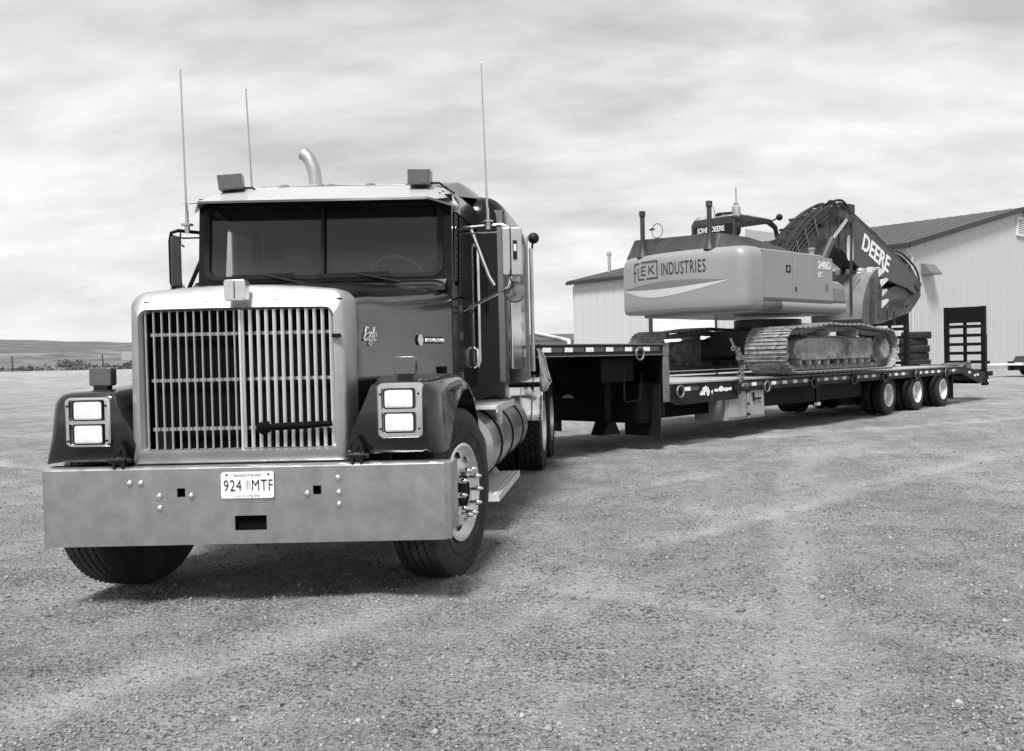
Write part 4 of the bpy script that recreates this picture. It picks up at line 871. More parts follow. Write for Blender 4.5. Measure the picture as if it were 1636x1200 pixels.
# reflective tape
def tape(x, y0, y1, z, first=0, h=.045):
    pass
tw = MB().b2(0, .004, 0, .15, -.028, .028).build('reflector', 'tape', TR); tr_ = MB().b2(0, .004, 0, .20, -.028, .028).build('reflector', 'tapered', TR)
spots = []
y = -2.95
while y < -.3: spots.append((HWD + .001, y, 1.425)); y += .40
y = .42; spots += [(HWD + .001, .42, .83), (HWD + .001, 1.95, .835), (HWD + .001, 2.3, .835)]
for (a, b) in ((2.95, 4.3), (4.5, 5.9), (6.2, 7.4), (7.7, 9.0), (9.4, 10.9), (11.1, 12.0)):
    y = a
    while y < b - .2: spots.append((HWD - .003, y, .83)); y += .37
first = True
for (x, y, z) in spots:
    M = Matrix.Translation((x, y, z)); Mr = Matrix.Translation((x, y + .16, z))
    if first: tw.matrix_local = M; tr_.matrix_local = Mr; first = False
    else: inst(tw, TR, M); inst(tr_, TR, Mr)
for yy in (12.6, 13.2): inst(tw, TR, Matrix.Translation((HWD - .003, yy, .80 - (yy - 12.2) * .12)))
MB().b2(-.95, -.6, -.462, -.453, .72, .77).build('reflector', 'tape', TR); MB().prism([(-.38, .72), (-.12, .72), (-.18, .77), (-.30, .77)], -.462, -.453, 'xz').build('reflector', 'tape', TR)
MB().b2(-.68, -.40, -1.24, -1.22, 1.08, 1.24).build('marker_lamp', 'amber', TR)
# worn sticker remnants on the front rail
mb = MB(); r_ = random.Random(3)
for (ya, yb, za, zb) in ((.80, .98, .70, .80), (.88, 1.04, .76, .87), (.98, 1.08, .70, .86), (1.12, 1.17, .72, .80), (1.2, 1.34, .735, .82), (1.3, 1.5, .745, .84), (1.46, 1.62, .74, .83), (1.58, 1.72, .75, .82)):
    n = 9; mb.add([(HWD + .003, (ya + yb) / 2 + (yb - ya) / 2 * math.cos(k * 6.283 / n) * r_.uniform(.6, 1.1), (za + zb) / 2 + (zb - za) / 2 * math.sin(k * 6.283 / n) * r_.uniform(.5, 1.1)) for k in range(n)], [tuple(range(n))])
mb.build('worn_sticker', 'tape', TR)
dr_ = MB().lathe([(.085 + .014 * math.cos(a * 1.0472), .014 * math.sin(a * 1.0472)) for a in range(6)], 16, 'X', (0, 0, 0), True).build('tie_down_ring', 'edge', TR); dr_.matrix_local = Matrix.Translation((HWD + .03, -.66, 1.36))
for (y, z) in ((.28, .80), (2.75, .78), (4.4, .79), (6.05, .79), (7.5, .79), (9.2, .79), (11.0, .79)): inst(dr_, TR, Matrix.Translation((HWD + .03, y, z)))
st_ = MB().b2(0, .05, -.05, .05, -.11, .06).build('stake_pocket', 'rail', TR); st_.matrix_local = Matrix.Translation((HWD, 1.85, .80))
for y in (4.4, 6.05, 7.55, 9.2, 11.0): inst(st_, TR, Matrix.Translation((HWD, y + .06, .82)))
# toolbox
tb = MB().b2(.62, 1.22, 1.6, 2.78, .28, .76).build('toolbox', 'box', TR, .008)
MB().b2(1.222, 1.236, 1.66, 2.20, .32, .73).b2(1.222, 1.236, 2.26, 2.73, .32, .73).build('toolbox_door', 'box', tb, .004)
MB().b2(1.236, 1.25, 2.2, 2.26, .29, .76).build('latch_bar', 'alu', tb); MB().b2(1.237, 1.262, 2.205, 2.255, .5, .54).b2(1.237, 1.262, 2.19, 2.27, .33, .37).b2(1.237, 1.262, 2.19, 2.27, .70, .74).b2(1.237, 1.26, 2.38, 2.41, .55, .70).b2(1.237, 1.26, 2.4, 2.62, .58, .61).build('latch', 'black', tb)
for y in (7.82, 9.38, 10.95):
    wheel(TR, Matrix.Translation((1.13, y, .40)), 'trailer'); wheel(TR, Matrix.Translation((-1.13, y, .40)) @ Matrix.Rotation(math.pi, 4, 'Z'), 'trailer')
    MB().cyl((0, y, .40), .065, 2.0, 'X', 12).b2(.4, .6, y - .1, y + .35, .4, .75).b2(-.6, -.4, y - .1, y + .35, .4, .75).build('axle', 'frame', TR)
MB().b2(.65, 1.25, 11.55, 11.57, .15, .75).build('mudflap', 'black', TR); MB().b2(-1.25, -.65, 11.55, 11.57, .15, .75).build('mudflap', 'black', TR)
MB().b2(1.2, 1.24, 4.6, 4.72, .42, .75).build('lamp_bracket', 'frame', TR); MB().b2(1.2, 1.26, 4.58, 4.72, .36, .42).build('marker_lamp', 'tape', TR)
# ramps
def ramp(x0, x1, y):
    z0, z1 = .62, 2.44
    a = MB().b2(x0, x0 + .11, y - .06, y + .08, z0, z1).b2(x1 - .11, x1, y - .06, y + .08, z0, z1).b2(x0 + .11, x1 - .11, y - .03, y + .03, z1 - .42, z1 - .005); a = a.build('ramp', 'frame', TR, .004)
    for k in range(6): MB().b2(x0 + .11, x1 - .11, y - .05, y + .05, .72 + k * .232, .80 + k * .232).build('ramp_rung', 'frame', a)
    MB().b2((x0 + x1) / 2 - .04, (x0 + x1) / 2 + .04, y - .02, y + .04, z0, z1 - .42).build('ramp_stiffener', 'frame', a)
    MB().b2(x1 - .02, x1 + .012, y + .0, y + .5, .62, .74).tube([(x1 - .05, y + .1, .7), (x1 - .05, y + .12, 1.7)], .045, 10).tube([(x1 - .05, y + .12, 1.1), (x1 - .05, y + .14, 2.1)], .03, 8).build('ramp_spring', 'frame', a)
    MB().ball(((x0 + x1) / 2 + .12, y - .1, .98), .06, 10).cyl(((x0 + x1) / 2 + .12, y - .1, .86), .07, .15, 'Z').build('beacon', 'lampgrey', a)
ramp(.2, 1.27, 13.93); ramp(-1.85, -.80, 13.93)
MB().b2(1.15, 1.26, 13.9, 14.15, .38, .66).cyl((1.275, 14.0, .5), .05, .03, 'X').cyl((1.275, 13.75, .55), .035, .03, 'X').build('tail_bracket', 'frame', TR); MB().cyl((1.29, 14.0, .5), .03, .03, 'X').cyl((1.27, 13.05, .66), .03, .03, 'X').build('tail_lamp', 'tape', TR)
MB().b2(-1.0, 1.0, 14.1, 14.3, .42, .5).build('rear_bar', 'frame', TR)
MB().b2(.95, 1.25, 11.6, 12.5, .94, 1.0).b2(.3, 1.1, 11.9, 12.1, .93, .97).build('strap_bundle', 'edge', TR)

# things on and by the trailer
cl = MB(); rows = []
for i in range(9):
    v = i / 8
    rows.append([(-1.16 + .05 * v + .02 * math.sin(7 * u + 5 * v) + u * (.02 + .13 * (v / .75 if v < .75 else 1 - (v - .75) * 2.2)), 10.62 + .04 * math.sin(9 * u + 3 * v), 1.46 - .50 * v + .03 * u * math.sin(v * 8)) for u in (0, .2, .4, .6, .8, 1)])
cl.loft(rows, False, False); c = cl.build('flag', 'cloth'); c.modifiers.new('solid', 'SOLIDIFY').thickness = .006; tag(c, 'limp pale cloth flag hanging at the front corner of the trailer', 'flag'); c.location = (.25, .05, -.02)
MB().b2(-1.12, -1.0, 10.8, 10.9, 1.36, 1.50).build('corner_lamp', 'black', None).parent = T; bpy.data.objects['corner_lamp'].location = (2.22, -5.0, 0)
MB().cyl((.96, 10.79 - 5.0 + .0, 1.44), .0, .0) if False else None
s_ = MB().tube([(-1.10, 12.0, 1.66), (-.72, 12.2, 1.575), (-.61, 12.15, 1.545)], .028, 8).tube([(-.615, 12.13, 1.55), (-.61, 12.08, 1.50), (-.60, 12.02, 1.36)], [.03, .02, .022], 8).build('strap', 'cloth'); tag(s_, 'pale tie-down strap pulled over the edge of the raised front deck', 'strap')
ch = MB(); pts = [(HWD + .06, 1.98, .80), (HWD + .05, 1.95, .93), (HWD - .0, 2.0, 1.05), (HWD - .02, 2.02, 1.2), (HWD - .03, 1.98, 1.32), (HWD - .08, 1.94, 1.42)]
r_ = random.Random(5)
for i in range(34):
    u = i / 33 * (len(pts) - 1); a = int(min(u, len(pts) - 2)); p = Vector(pts[a]).lerp(Vector(pts[a + 1]), u - a) + Vector((r_.uniform(-.03, .03), r_.uniform(-.05, .05), 0))
    m0 = ch.M; ch.M = Matrix.Translation(p) @ Matrix.Rotation(r_.uniform(0, 3), 4, 'Z') @ Matrix.Rotation(r_.uniform(-.6, .6), 4, 'Y') @ Matrix.Diagonal((1, .7, 1.4, 1))
    ch.lathe([(.028 + .009 * math.cos(q * 1.5708), .009 * math.sin(q * 1.5708)) for q in range(4)], 8, 'Y', (0, 0, 0), True); ch.M = m0
ch.bar(pts[-1], (HWD - .12, 1.88, 1.58), .02, .03); ch.box((HWD + .0, 2.0, 1.27), (.06, .16, .08))
c = ch.build('tie_down_chain', 'chain'); c.matrix_world = Matrix.Translation((-.255, 14.07, 0)) @ Matrix.Rotation(R(-39.5), 4, 'Z'); tag(c, 'rusty tie-down chain and binder at the front of the near excavator track', 'chain')

# stack of old tyres on the ground beyond the trailer
TY = ('topmost', 'second from the top', 'third from the top', 'fourth from the top', 'fifth from the top', 'sixth from the top', 'seventh from the top', 'lowest')
pt = None
for i in range(8):
    z = .02 + (7 - i) * .245 + .12; x = 10.62 + random.uniform(-.05, .05) + (.05 if i == 0 else 0); y = 33 + random.uniform(-.04, .04)
    if pt is None: pt = MB().lathe(tyre_prof(.52, .25, .29, 3), 40, 'Z').build('old_tyre', 'rubber_dk')
    o = pt if i == 0 else dup(pt)
    o.location = (x, y, z); o.rotation_euler = (random.uniform(-.03, .03), random.uniform(-.04, .04), random.uniform(0, 6)); s_ = random.uniform(.95, 1.03); o.scale = (s_, s_, 1)
    tag(o, 'old black tyre, %s of the stack beyond the trailer ramps' % TY[i], 'tyre', 'old tyres stacked beyond the trailer')

# ================================================================ EXCAVATOR  (rests on the deck)
EX = thing('excavator', 'tracked excavator with a pale counterweight and folded dark boom, loaded on the trailer', 'excavator', (2.99, 18.24, ZD + .004), R(-39.5))
shoe = MB(); SW = .80
shoe.prism([(-.092, 0), (.098, 0), (.098, .014), (.07, .014), (.066, .038), (.058, .038), (.054, .014), (.004, .014), (0, .036), (-.008, .036), (-.012, .014), (-.062, .014), (-.068, .036), (-.076, .036), (-.08, .012), (-.092, .010)], -SW / 2, SW / 2, 'yz')
shoe_me = shoe.mesh('track_shoe', K['mud'], 25)
link = MB()
for x in (-.1, .1): link.prism([(-.10, -.02), (-.10, -.085), (-.05, -.11), (.05, -.11), (.10, -.085), (.10, -.02)], x - .025, x + .025, 'yz')
link.cyl((0, -.09, -.06), .022, .26, 'X', 8); link_me = link.mesh('track_link', K['mud'])
def track(xc, sx):
    r = .37; yc = 1.93; zc = .44; pts = []
    for i in range(15): a = R(-90 - 180 * i / 14); pts.append((-yc + r * math.cos(a), zc + r * math.sin(a)))
    # sagging upper run over two carrier rollers
    for y in np.linspace(-yc, yc, 30)[1:-1]: pts.append((y, zc + r + .10 * math.sin(math.pi * (y + yc) / (2 * yc)) - .03 * abs(math.sin(math.pi * 3 * (y + yc) / (2 * yc)))))
    for i in range(15): a = R(90 - 180 * i / 14); pts.append((yc + r * math.cos(a), zc + r * math.sin(a)))
    for y in np.linspace(yc, -yc, 30)[1:-1]: pts.append((y, zc - r))
    P = np.array(pts); Q = np.vstack([P, P[:1]]); d = np.hypot(*np.diff(Q, axis=0).T); s_ = np.concatenate([[0], np.cumsum(d)]); n = int(round(s_[-1] / .193))
    fr = MB(); fr.prism([(-1.6, .30), (-1.75, .42), (-1.62, .60), (-1.2, .66), (1.45, .66), (1.5, .60), (1.5, .34), (1.35, .26), (-1.4, .26)], xc + sx * .22, xc - sx * .22, 'yz')
    fr.prism([(-1.1, .66), (-.9, .70), (1.0, .70), (1.2, .66)], xc + sx * .1, xc - sx * .2, 'yz')
    F_ = fr.build('track_frame', 'mudlt', EX, .02, label='mud caked track frame')
    for k in range(n):
        u = (k + .5) * s_[-1] / n; y = np.interp(u, s_, Q[:, 0]); z = np.interp(u, s_, Q[:, 1]); u2 = (u + .05) % s_[-1]; u1 = (u - .05) % s_[-1]
        t = np.array([np.interp(u2, s_, Q[:, 0]) - np.interp(u1, s_, Q[:, 0]), np.interp(u2, s_, Q[:, 1]) - np.interp(u1, s_, Q[:, 1])]); a = math.atan2(t[1], t[0])
        M = Matrix.Translation((xc, float(y), float(z))) @ Matrix.Rotation(a, 4, 'X')
        for nm, me in (('track_shoe', shoe_me), ('track_link', link_me)):
            o = bpy.data.objects.new(nm, me); col.objects.link(o); o.parent = F_; o.matrix_local = M
    e = sx * 1
    for y in (-1.45, -1.1, -.75, -.4, .0, .35, .7, 1.05, 1.38): MB().lathe([(0, -.2), (.05, -.2), (.06, -.17), (.085, -.16), (.085, -.05), (.06, -.04), (.06, .04), (.085, .05), (.085, .16), (.06, .17), (.05, .2), (0, .2)], 14, 'X', (xc, y, .225)).build('roller', 'mudlt', F_)
    for y in (-.62, .55): MB().cyl((xc + e * .1, y, .75), .065, .36, 'X', 12).cyl((xc + e * .3, y, .75), .05, .06, 'X', 12).build('carrier_roller', 'mudlt', F_)
    MB().lathe([(0, -.2), (.2, -.2), (.22, -.13), (.26, -.12), (.26, .12), (.22, .13), (.2, .28), (.17, .30), (0, .30)], 24, 'X', (xc, yc, zc)).build('final_drive', 'mudlt', F_)
    o = MB().lathe([(.0, .305), (.17, .302), (.175, .296), (0, .29)], 24, 'X', (xc, yc, zc)).build('drive_cover', 'mudlt', F_)
    sp_ = MB(); pr = []
    for k in range(42): a = 2 * math.pi * k / 42; q = .30 if k % 2 else .26; pr.append((yc + q * math.cos(a), zc + q * math.sin(a)))
    sp_.prism(pr, xc - .03, xc + .03, 'yz'); sp_.build('sprocket', 'mud', F_)
    MB().lathe([(0, -.12), (.24, -.12), (.26, -.1), (.26, .1), (.24, .12), (.12, .13), (0, .13)], 24, 'X', (xc, -yc, zc)).build('idler', 'mudlt', F_)
track(1.295, 1); track(-1.295, -1)
cbx = MB(); cbx.prism([(-1.25, .25), (-.6, .35), (.6, .35), (1.25, .25), (1.25, .62), (.55, .85), (-.55, .85), (-1.25, .62)], -.75, .75, 'xz').lathe([(0, .80), (.62, .80), (.66, .9), (.66, 1.05), (0, 1.05)], 28, 'Z'); cbx.build('undercarriage', 'machdark', EX, .02)
# upper structure, swung a few degrees
UM = Matrix.Rotation(R(-4.5), 4, 'Z')
def U(): return MB(UM)
def cwback(x): return -2.86 + .30 * (abs(x) / 1.45) ** 2.2 * 1.0
poly = [(-1.45, -1.95)]; 
def cwpoly(hw, off):
    p = [(hw, -2.2), (hw, -2.45)]; rc = .26
    for i in range(1, 8): a = R(90 * i / 8); p.append((hw - rc + rc * math.cos(a), -2.45 - rc * math.sin(a)))
    for i in range(0, 15):
        x = (hw - rc) * (1 - 2 * i / 14); p.append((x, -2.71 - .20 * (1 - (x / (hw - rc)) ** 2)))
    for i in range(7, 0, -1): a = R(90 * i / 8); p.append((-hw + rc - rc * math.cos(a), -2.45 - rc * math.sin(a)))
    p += [(-hw, -2.45), (-hw, -2.2)]; return p
def ring_at(hw, z, inset):
    p = cwpoly(hw, 0); cy = -2.3; return [(x * (1 - inset / 1.45), (y - cy) * (1 - inset / .6) + cy if y < cy else y, z) for x, y in p]
cw = U(); cw.loft([ring_at(1.45, 1.15, .06), ring_at(1.45, 1.175, .022), ring_at(1.45, 1.22, .004), ring_at(1.45, 1.35, 0), ring_at(1.45, 2.0, 0), ring_at(1.45, 2.10, .02), ring_at(1.45, 2.17, .06), ring_at(1.45, 2.205, .13)])
cw = cw.build('counterweight', 'yellow', EX, ang=60, label='pale rounded counterweight with printed lettering')
_cp = cwpoly(1.45, 0); _xs = [p[0] for p in _cp][::-1]; _ys = [p[1] for p in _cp][::-1]
def cwf(u, v, t):
    x = u; idx = [i for i in range(len(_xs)) if True]
    mid = [(a, b) for a, b in zip(_xs, _ys) if b < -2.46]; return (x, float(np.interp(x, [a for a, _ in mid], [b for _, b in mid])) - .004 - t, v)
# lettering band: x from left (-) to right (+) as seen from behind
def lt(cx, cz, sc=1): return lambda u, v, t: cwf(cx + u, cz + v, t)
ft = U(); fw = U(); text(fw, 'INDUSTRIES', .315, lt(.26, 1.80), .002, 0, .52, space=1.10)
def stroke(mb, a, b, w_=.02):
    d = Vector((b[0] - a[0], b[1] - a[1])); n = max(1, int(d.length / .06)); d.normalize(); q = Vector((-d.y, d.x)) * w_ / 2
    for i in range(n):
        p0 = Vector(a).lerp(Vector(b), i / n); p1 = Vector(a).lerp(Vector(b), (i + 1) / n)
        mb.add([cwf(*(p0 + q), .001), cwf(*(p1 + q), .001), cwf(*(p1 - q), .001), cwf(*(p0 - q), .001)], [(0, 1, 2, 3)])
zb, zt_ = 1.76, 2.08
for a, b in (((-.95, 1.72), (-.95, 2.06)), ((-.95, 2.06), (-.80, 2.06)), ((-.99, 1.90), (-.89, 1.90)),        # F
             ((-.84, 1.98), (-.84, 1.76)), ((-.84, 1.77), (-.66, 1.77)),                                              # box lower
             ((-.74, 2.0), (-.74, 1.84)), ((-.74, 1.99), (-.62, 1.99)), ((-.74, 1.92), (-.63, 1.92)), ((-.74, 1.845), (-.62, 1.845)),   # E
             ((-.53, 2.0), (-.53, 1.84)), ((-.53, 1.90), (-.40, 2.0)), ((-.49, 1.93), (-.39, 1.84)),               # K
             ((-.76, 2.07), (-.31, 2.07)), ((-.31, 2.08), (-.31, 1.76)), ((-.31, 1.77), (-.60, 1.77))):
    stroke(ft, a, b, .024)
ft.build('boxed_lettering', 'print', cw, kind='stuff'); fw.build('lettering', 'print', cw)
sw = U(); n = 24
top_ = lambda u: 1.66 + .0 * u + .05 * u; 
def swoosh(fa, fb, m, nm):
    q = U()
    for i in range(n):
        a, b = i / n, (i + 1) / n; X = lambda u: -1.36 + 2.55 * u
        q.add([cwf(X(a), fa(a), .0), cwf(X(b), fa(b), .0), cwf(X(b), fb(b), .0), cwf(X(a), fb(a), .0)], [(0, 1, 2, 3)])
    q.build(nm, m, cw)
lo_ = lambda u: 1.60 + .06 * u - .20 * math.sin(math.pi * min(1, u * .5 / .42) ** 1.0 if u < .42 else math.pi * (.5 + .5 * (u - .42) / .58)) if u < .42 else 1.60 + .06 * u - .20 * math.cos(math.pi / 2 * (u - .42) / .58) ** 1.3
lo_ = lambda u: 1.60 + .05 * u - .20 * (math.sin(math.pi / 2 * u / .40) if u < .40 else math.cos(math.pi / 2 * (u - .40) / .60))
md_ = lambda u: 1.60 + .05 * u - .06 * math.sin(math.pi * u)
hi_ = lambda u: 1.60 + .05 * u + .07 * math.sin(math.pi * min(1, u * 1.05)) ** .8
swoosh(lo_, md_, 'yellowlt', 'stripe'); swoosh(md_, hi_, 'yellowdk', 'stripe')
# house, right side
def hs(z0, z1, y0, y1, x, m, nm, r=.0, par=EX, b=.012): return U().b2(x - .05, x, y0, y1, z0, z1).build(nm, m, par, b)
hb_ = U(); hb_.b2(-1.4, 1.41, -2.19, .10, 1.30, 2.12).b2(-1.3, 1.3, -2.19, .55, 1.1, 1.32); hb_.prism([(-2.19, 2.12), (-2.19, 2.19), (-.2, 2.19), (.0, 2.12)], -1.35, 1.36, 'yz'); house = hb_.build('engine_house', 'yellow', EX, .05, 3)
for (a, b) in ((-2.17, -1.27), (-1.255, -.55), (-.535, .06)):
    p = U().b2(1.415, 1.432, a, b, 1.345, 2.13).build('side_panel', 'yellow', house, .008)
    if a == -1.255: U().b2(1.433, 1.44, -1.2, -1.16, 1.48, 1.56).build('latch', 'black', p)
U().b2(1.433, 1.437, -1.48, -1.34, 1.80, 1.93).build('hand_hold', 'black', house); U().b2(1.437, 1.44, -1.44, -1.39, 1.83, 1.90).build('latch', 'box', house)
U().b2(1.433, 1.437, -.2, -.08, 1.52, 1.66).build('decal', 'yellowdk', house)
U().lathe([(0, -2.19), (.11, -2.19), (.11, .56), (0, .56)], 16, 'Y', (1.32, 0, 1.225)).build('side_sill', 'yellow', EX)
U().lathe([(.0, -2.18), (.113, -2.18), (.113, -1.6), (0, -1.6)], 16, 'Y', (1.32, 0, 1.225)).build('sill_stain', 'bucket', EX, label='oil stained front length of the side sill')
tt = U(); sf = lambda cy, cz: (lambda u, v, t: (1.4345 + t, cy + u, cz + v)); text(tt, '240D', .20, sf(-.22, 1.92), .004, 0, .95, space=1.05); text(tt, 'LC', .13, sf(-.37, 1.77), .004, 0, .9); tt.build('model_lettering', 'printpale', house)
tk_ = U(); tk_.prism([(.1, 1.32), (.1, 1.72), (.34, 1.72), (.5, 1.66), (.62, 1.5), (.64, 1.32)], .72, 1.40, 'yz'); ck = tk_.build('front_locker', 'yellow', EX, .05, 3)
for k in range(6): U().bar((1.405, .16 + k * .075, 1.36), (1.405, .14 + k * .07, 1.58), .01, .02).build('louvre', 'yellowdk', ck)
U().tube([(1.1, -.12, 2.15), (1.1, -.12, 2.32)], .055, 14).tube([(1.1, -.12, 2.31), (1.1, -.12, 2.35)], .07, 14).build('filler_cap', 'yellow', EX)
hd = U(); hd.loft([[(-1.33, -2.62, 2.18), (.78, -2.62, 2.18), (1.25, -1.9, 2.18), (1.25, -.6, 2.18), (-1.33, -.6, 2.18)], [(-1.26, -2.45, 2.56), (.70, -2.4, 2.50), (.92, -1.9, 2.44), (.95, -.9, 2.30), (-1.26, -.9, 2.5)]]); hd.build('engine_hood', 'machdark', EX, .03)
for (x, h) in ((-.84, 3.02), (.72, 3.0)):
    y = cwf(x, 0, 0)[1] + .14
    U().lathe([(.115, 2.18), (.10, 2.22), (.05, 2.36), (.043, 2.5), (.043, h - .10), (.058, h - .09), (.058, h), (0, h)], 14, 'Z', (x, y, 0)).build('handrail_post', 'machdark', EX)
U().lathe([(.13 + .008 * math.cos(q * 1.5708), .008 * math.sin(q * 1.5708)) for q in range(4)], 28, 'Y', (-.64, -2.5, 2.66), True).box((-.76, -2.5, 2.70), (.1, .03, .03)).build('ring_mirror', 'black', EX)
# cab
cb_ = U(); X0, X1, Y0, Y1 = -1.60, -.50, -.35, 1.35
for x in (X0, X1 - .07): cb_.prism([(Y0, 1.3), (Y0, 3.0), (Y0 + .1, 3.15), (Y0 + .17, 3.0), (Y0 + .1, 2.3), (Y0 + .1, 1.3)], x, x + .07, 'yz'); cb_.prism([(Y0, 3.05), (Y0 + .1, 3.17), (.9, 3.17), (1.15, 3.05), (1.32, 2.55), (1.36, 2.0), (1.29, 2.0), (1.24, 2.55), (1.08, 2.98), (.85, 3.06), (Y0, 3.0)], x, x + .07, 'yz')
cb_.b2(X0, X1, Y0, Y0 + .06, 1.3, 2.55).b2(X0, X1, Y0, Y1, 1.2, 1.5).b2(X0 + .07, X1 - .07, Y0, Y0 + .05, 2.98, 3.12); cab_x = cb_.build('operator_cab', 'machdark', EX, .015)
cr = U(); cr.loft([[(X0 + .02, Y0 + .03, 3.13), (X1 - .02, Y0 + .03, 3.13), (X1 - .02, 1.05, 3.10), (X0 + .02, 1.05, 3.10)], [(X0 + .08, Y0 + .1, 3.22), (X1 - .08, Y0 + .1, 3.22), (X1 - .08, .85, 3.21), (X0 + .08, .85, 3.21)]]); cr.build('cab_roof', 'mudlt', cab_x, .03)
U().b2(X0 + .08, X1 - .08, Y0 + .0, Y0 + .02, 2.55, 2.98).build('rear_window', 'black', cab_x)
U().b2(X1 - .035, X1 - .03, .05, 1.2, 1.6, 2.9).b2(X0 + .03, X0 + .035, .0, 1.2, 1.6, 2.9).build('window', 'glass', cab_x)
tt = U(); f = lambda u, v, t: (-1.08 + u, Y0 - .012 - t, 2.86 + v); text(tt, 'JOHN DEERE', .15, f, .002, 0, .80, bold=.002); tt.build('lettering', 'printpale', cab_x)
U().b2(-1.15, -.72, .5, .62, 1.6, 2.5).b2(-1.15, -.72, .5, 1.0, 1.5, 1.7).build('seat', 'seat', cab_x, .04)
for (x, y, z, r) in ((-.35, 1.0, 3.20, .07),): U().ball((x, y, z), r, 12).tube([(x, y, z), (-.5, y - .1, 3.12)], .015, 6).build('work_lamp', 'black', cab_x)
U().lathe([(.05, 3.2), (.085, 3.24), (.085, 3.42), (.05, 3.45), (.05, 3.5), (0, 3.5)], 14, 'Z', (-.50, -.28, -.12)).build('beacon', 'mudlt', cab_x); U().tube([(-.50, -.28, 3.3), (-.5, -.28, 3.68)], .009, 5).build('cab_antenna', 'black', cab_x); U().tube([(-1.0, -.3, 3.18), (-1.06, -.3, 3.38)], .007, 5).build('cab_antenna', 'black', cab_x)
U().ball((-.95, -.25, 3.2), .06, 10, (1.3, 1, .8)).tube([(-.55, -.28, 3.2), (-.9, -.3, 3.22)], .018, 6).build('rear_lamp', 'black', cab_x)
U().tube([(-.4, -.4, 2.4), (-.36, -.4, 2.85)], .02, 6).ball((-.36, -.4, 2.85), .07, 12, (.7, .6, 1.8)).build('mirror', 'black', cab_x)
U().b2(-.42, .42, -.6, .6, 1.3, 2.1).b2(-.4, -.3, .1, .7, 1.3, 2.3).b2(.3, .4, .1, .7, 1.3, 2.3).build('boom_bracket', 'machdark', EX)
# boom: outline in the y-z plane
BO = [(.25, 1.55), (.12, 1.95), (.32, 2.32), (.60, 2.60), (.92, 2.86), (1.28, 3.10), (1.72, 3.33), (2.15, 3.47), (2.6, 3.42), (3.1, 3.28), (3.87, 2.98), (4.6, 2.68), (5.3, 2.40), (5.85, 2.14), (6.0, 1.98), (5.95, 1.80), (5.75, 1.72), (5.3, 1.88), (4.4, 2.03), (3.45, 2.18), (3.2, 2.21), (2.85, 2.36), (2.45, 2.54), (2.1, 2.60), (1.7, 2.5), (1.2, 2.2), (.8, 1.8), (.42, 1.5)]
boom = U().prism(BO, -.23, .27, 'yz').build('boom', 'boom', EX, .02)
# proud edge plates along the boom, weld seam
e = U()
for a, b in zip(BO[2:13], BO[3:14]): e.bar((.27, a[0], a[1]), (.27, b[0], b[1]), .016, .03); e.bar((-.27, a[0], a[1]), (-.27, b[0], b[1]), .016, .03)
for a, b in ((BO[17], BO[18]), (BO[18], BO[19]), (BO[19], BO[20]), (BO[20], BO[21]), (BO[21], BO[22])): e.bar((.27, a[0], a[1]), (.27, b[0], b[1]), .016, .03)
e.build('edge_plate', 'boom', boom)
tt = U(); an = math.atan2(2.40 - 3.28, 5.3 - 3.1)
f = lambda u, v, t: (.276 + t, 3.82 + u * math.cos(an) - v * math.sin(an), 2.42 + u * math.sin(an) + v * math.cos(an)); text(tt, 'DEERE', .53, f, .003, 0, .86, bold=.012); tt.build('boom_lettering', 'printpale', boom)
U().prism(rr(2.72, 2.62, .13, .27, .08, 3), .28, .29, 'yz').build('worn_patch', 'printpale', boom)
# boom cylinder ends, pipes and hoses
for x in (-.42, .42):
    U().tube([(x, .75, 1.5), (x, 1.75, 2.72)], .085, 12).build('boom_cylinder', 'boom', EX); U().tube([(x, 1.75, 2.72), (x, 2.35, 3.18)], .04, 10).build('cylinder_rod', 'chrome_clean', EX)
U().cyl((.38, 2.42, 3.2), .09, .16, 'X', 12).cyl((.38, 2.62, 3.22), .06, .12, 'X', 12).cyl((.36, 1.9, 2.68), .09, .12, 'X', 12).build('pin_boss', 'machdark', EX)
U().tube([(0, 2.9, 3.55), (0, 4.4, 2.98)], .085, 12).tube([(0, 4.4, 2.98), (0, 5.6, 2.5)], .04, 8).build('arm_cylinder', 'machdark', EX)
for x, d0 in ((.292, -.05), (.292, -.14), (.292, -.23)):
    U().hose([(x, p[0] - d0 * .35, p[1] + d0) for p in BO[2:8]], .019).build('boom_side_pipe', 'hose', boom)
for p in (BO[3], BO[4], BO[5]): U().bar((.30, p[0] - .02, p[1] + .03), (.30, p[0] + .12, p[1] - .30), .04, .03).build('pipe_clamp', 'edge', boom)
U().bar((.275, 1.95, 3.42), (.275, 1.9, 2.62), .012, .03).build('weld_seam', 'machdark', boom)
U().box((.31, 1.55, 3.0), (.07, .12, .08)).build('work_light', 'black', boom)
U().prism(rr(2.62, 3.16, .16, .10, .03, 2), .272, .30, 'yz').build('cylinder_plate', 'machdark', boom)
hz_ = U()
def off(p, d):   # outline point pushed outward (upwards)
    return (p[0] - d * .5, p[1] + d)
for j, x in enumerate((-.2, -.12, -.03, .05, .13, .21, .29)):
    d = .035 + .022 * (j % 3); pts = [(x, *off(p, d)) for p in BO[2:9]]; hz_.hose(pts, .02, 6)
for x in (.12, .22): hz_.tube([(x, 2.5, 3.50), (x, 2.9, 3.42), (x, 3.9, 3.05), (x, 4.8, 2.66)], .022, 6)
hz_.build('boom_pipe', 'hose', boom, kind='stuff')
for i in (3, 4, 5):
    p = BO[i]; U().bar((-.27, p[0] - .05, p[1] + .05), (.31, p[0] - .05, p[1] + .05), .03, .05).build('pipe_clamp', 'machdark', boom)
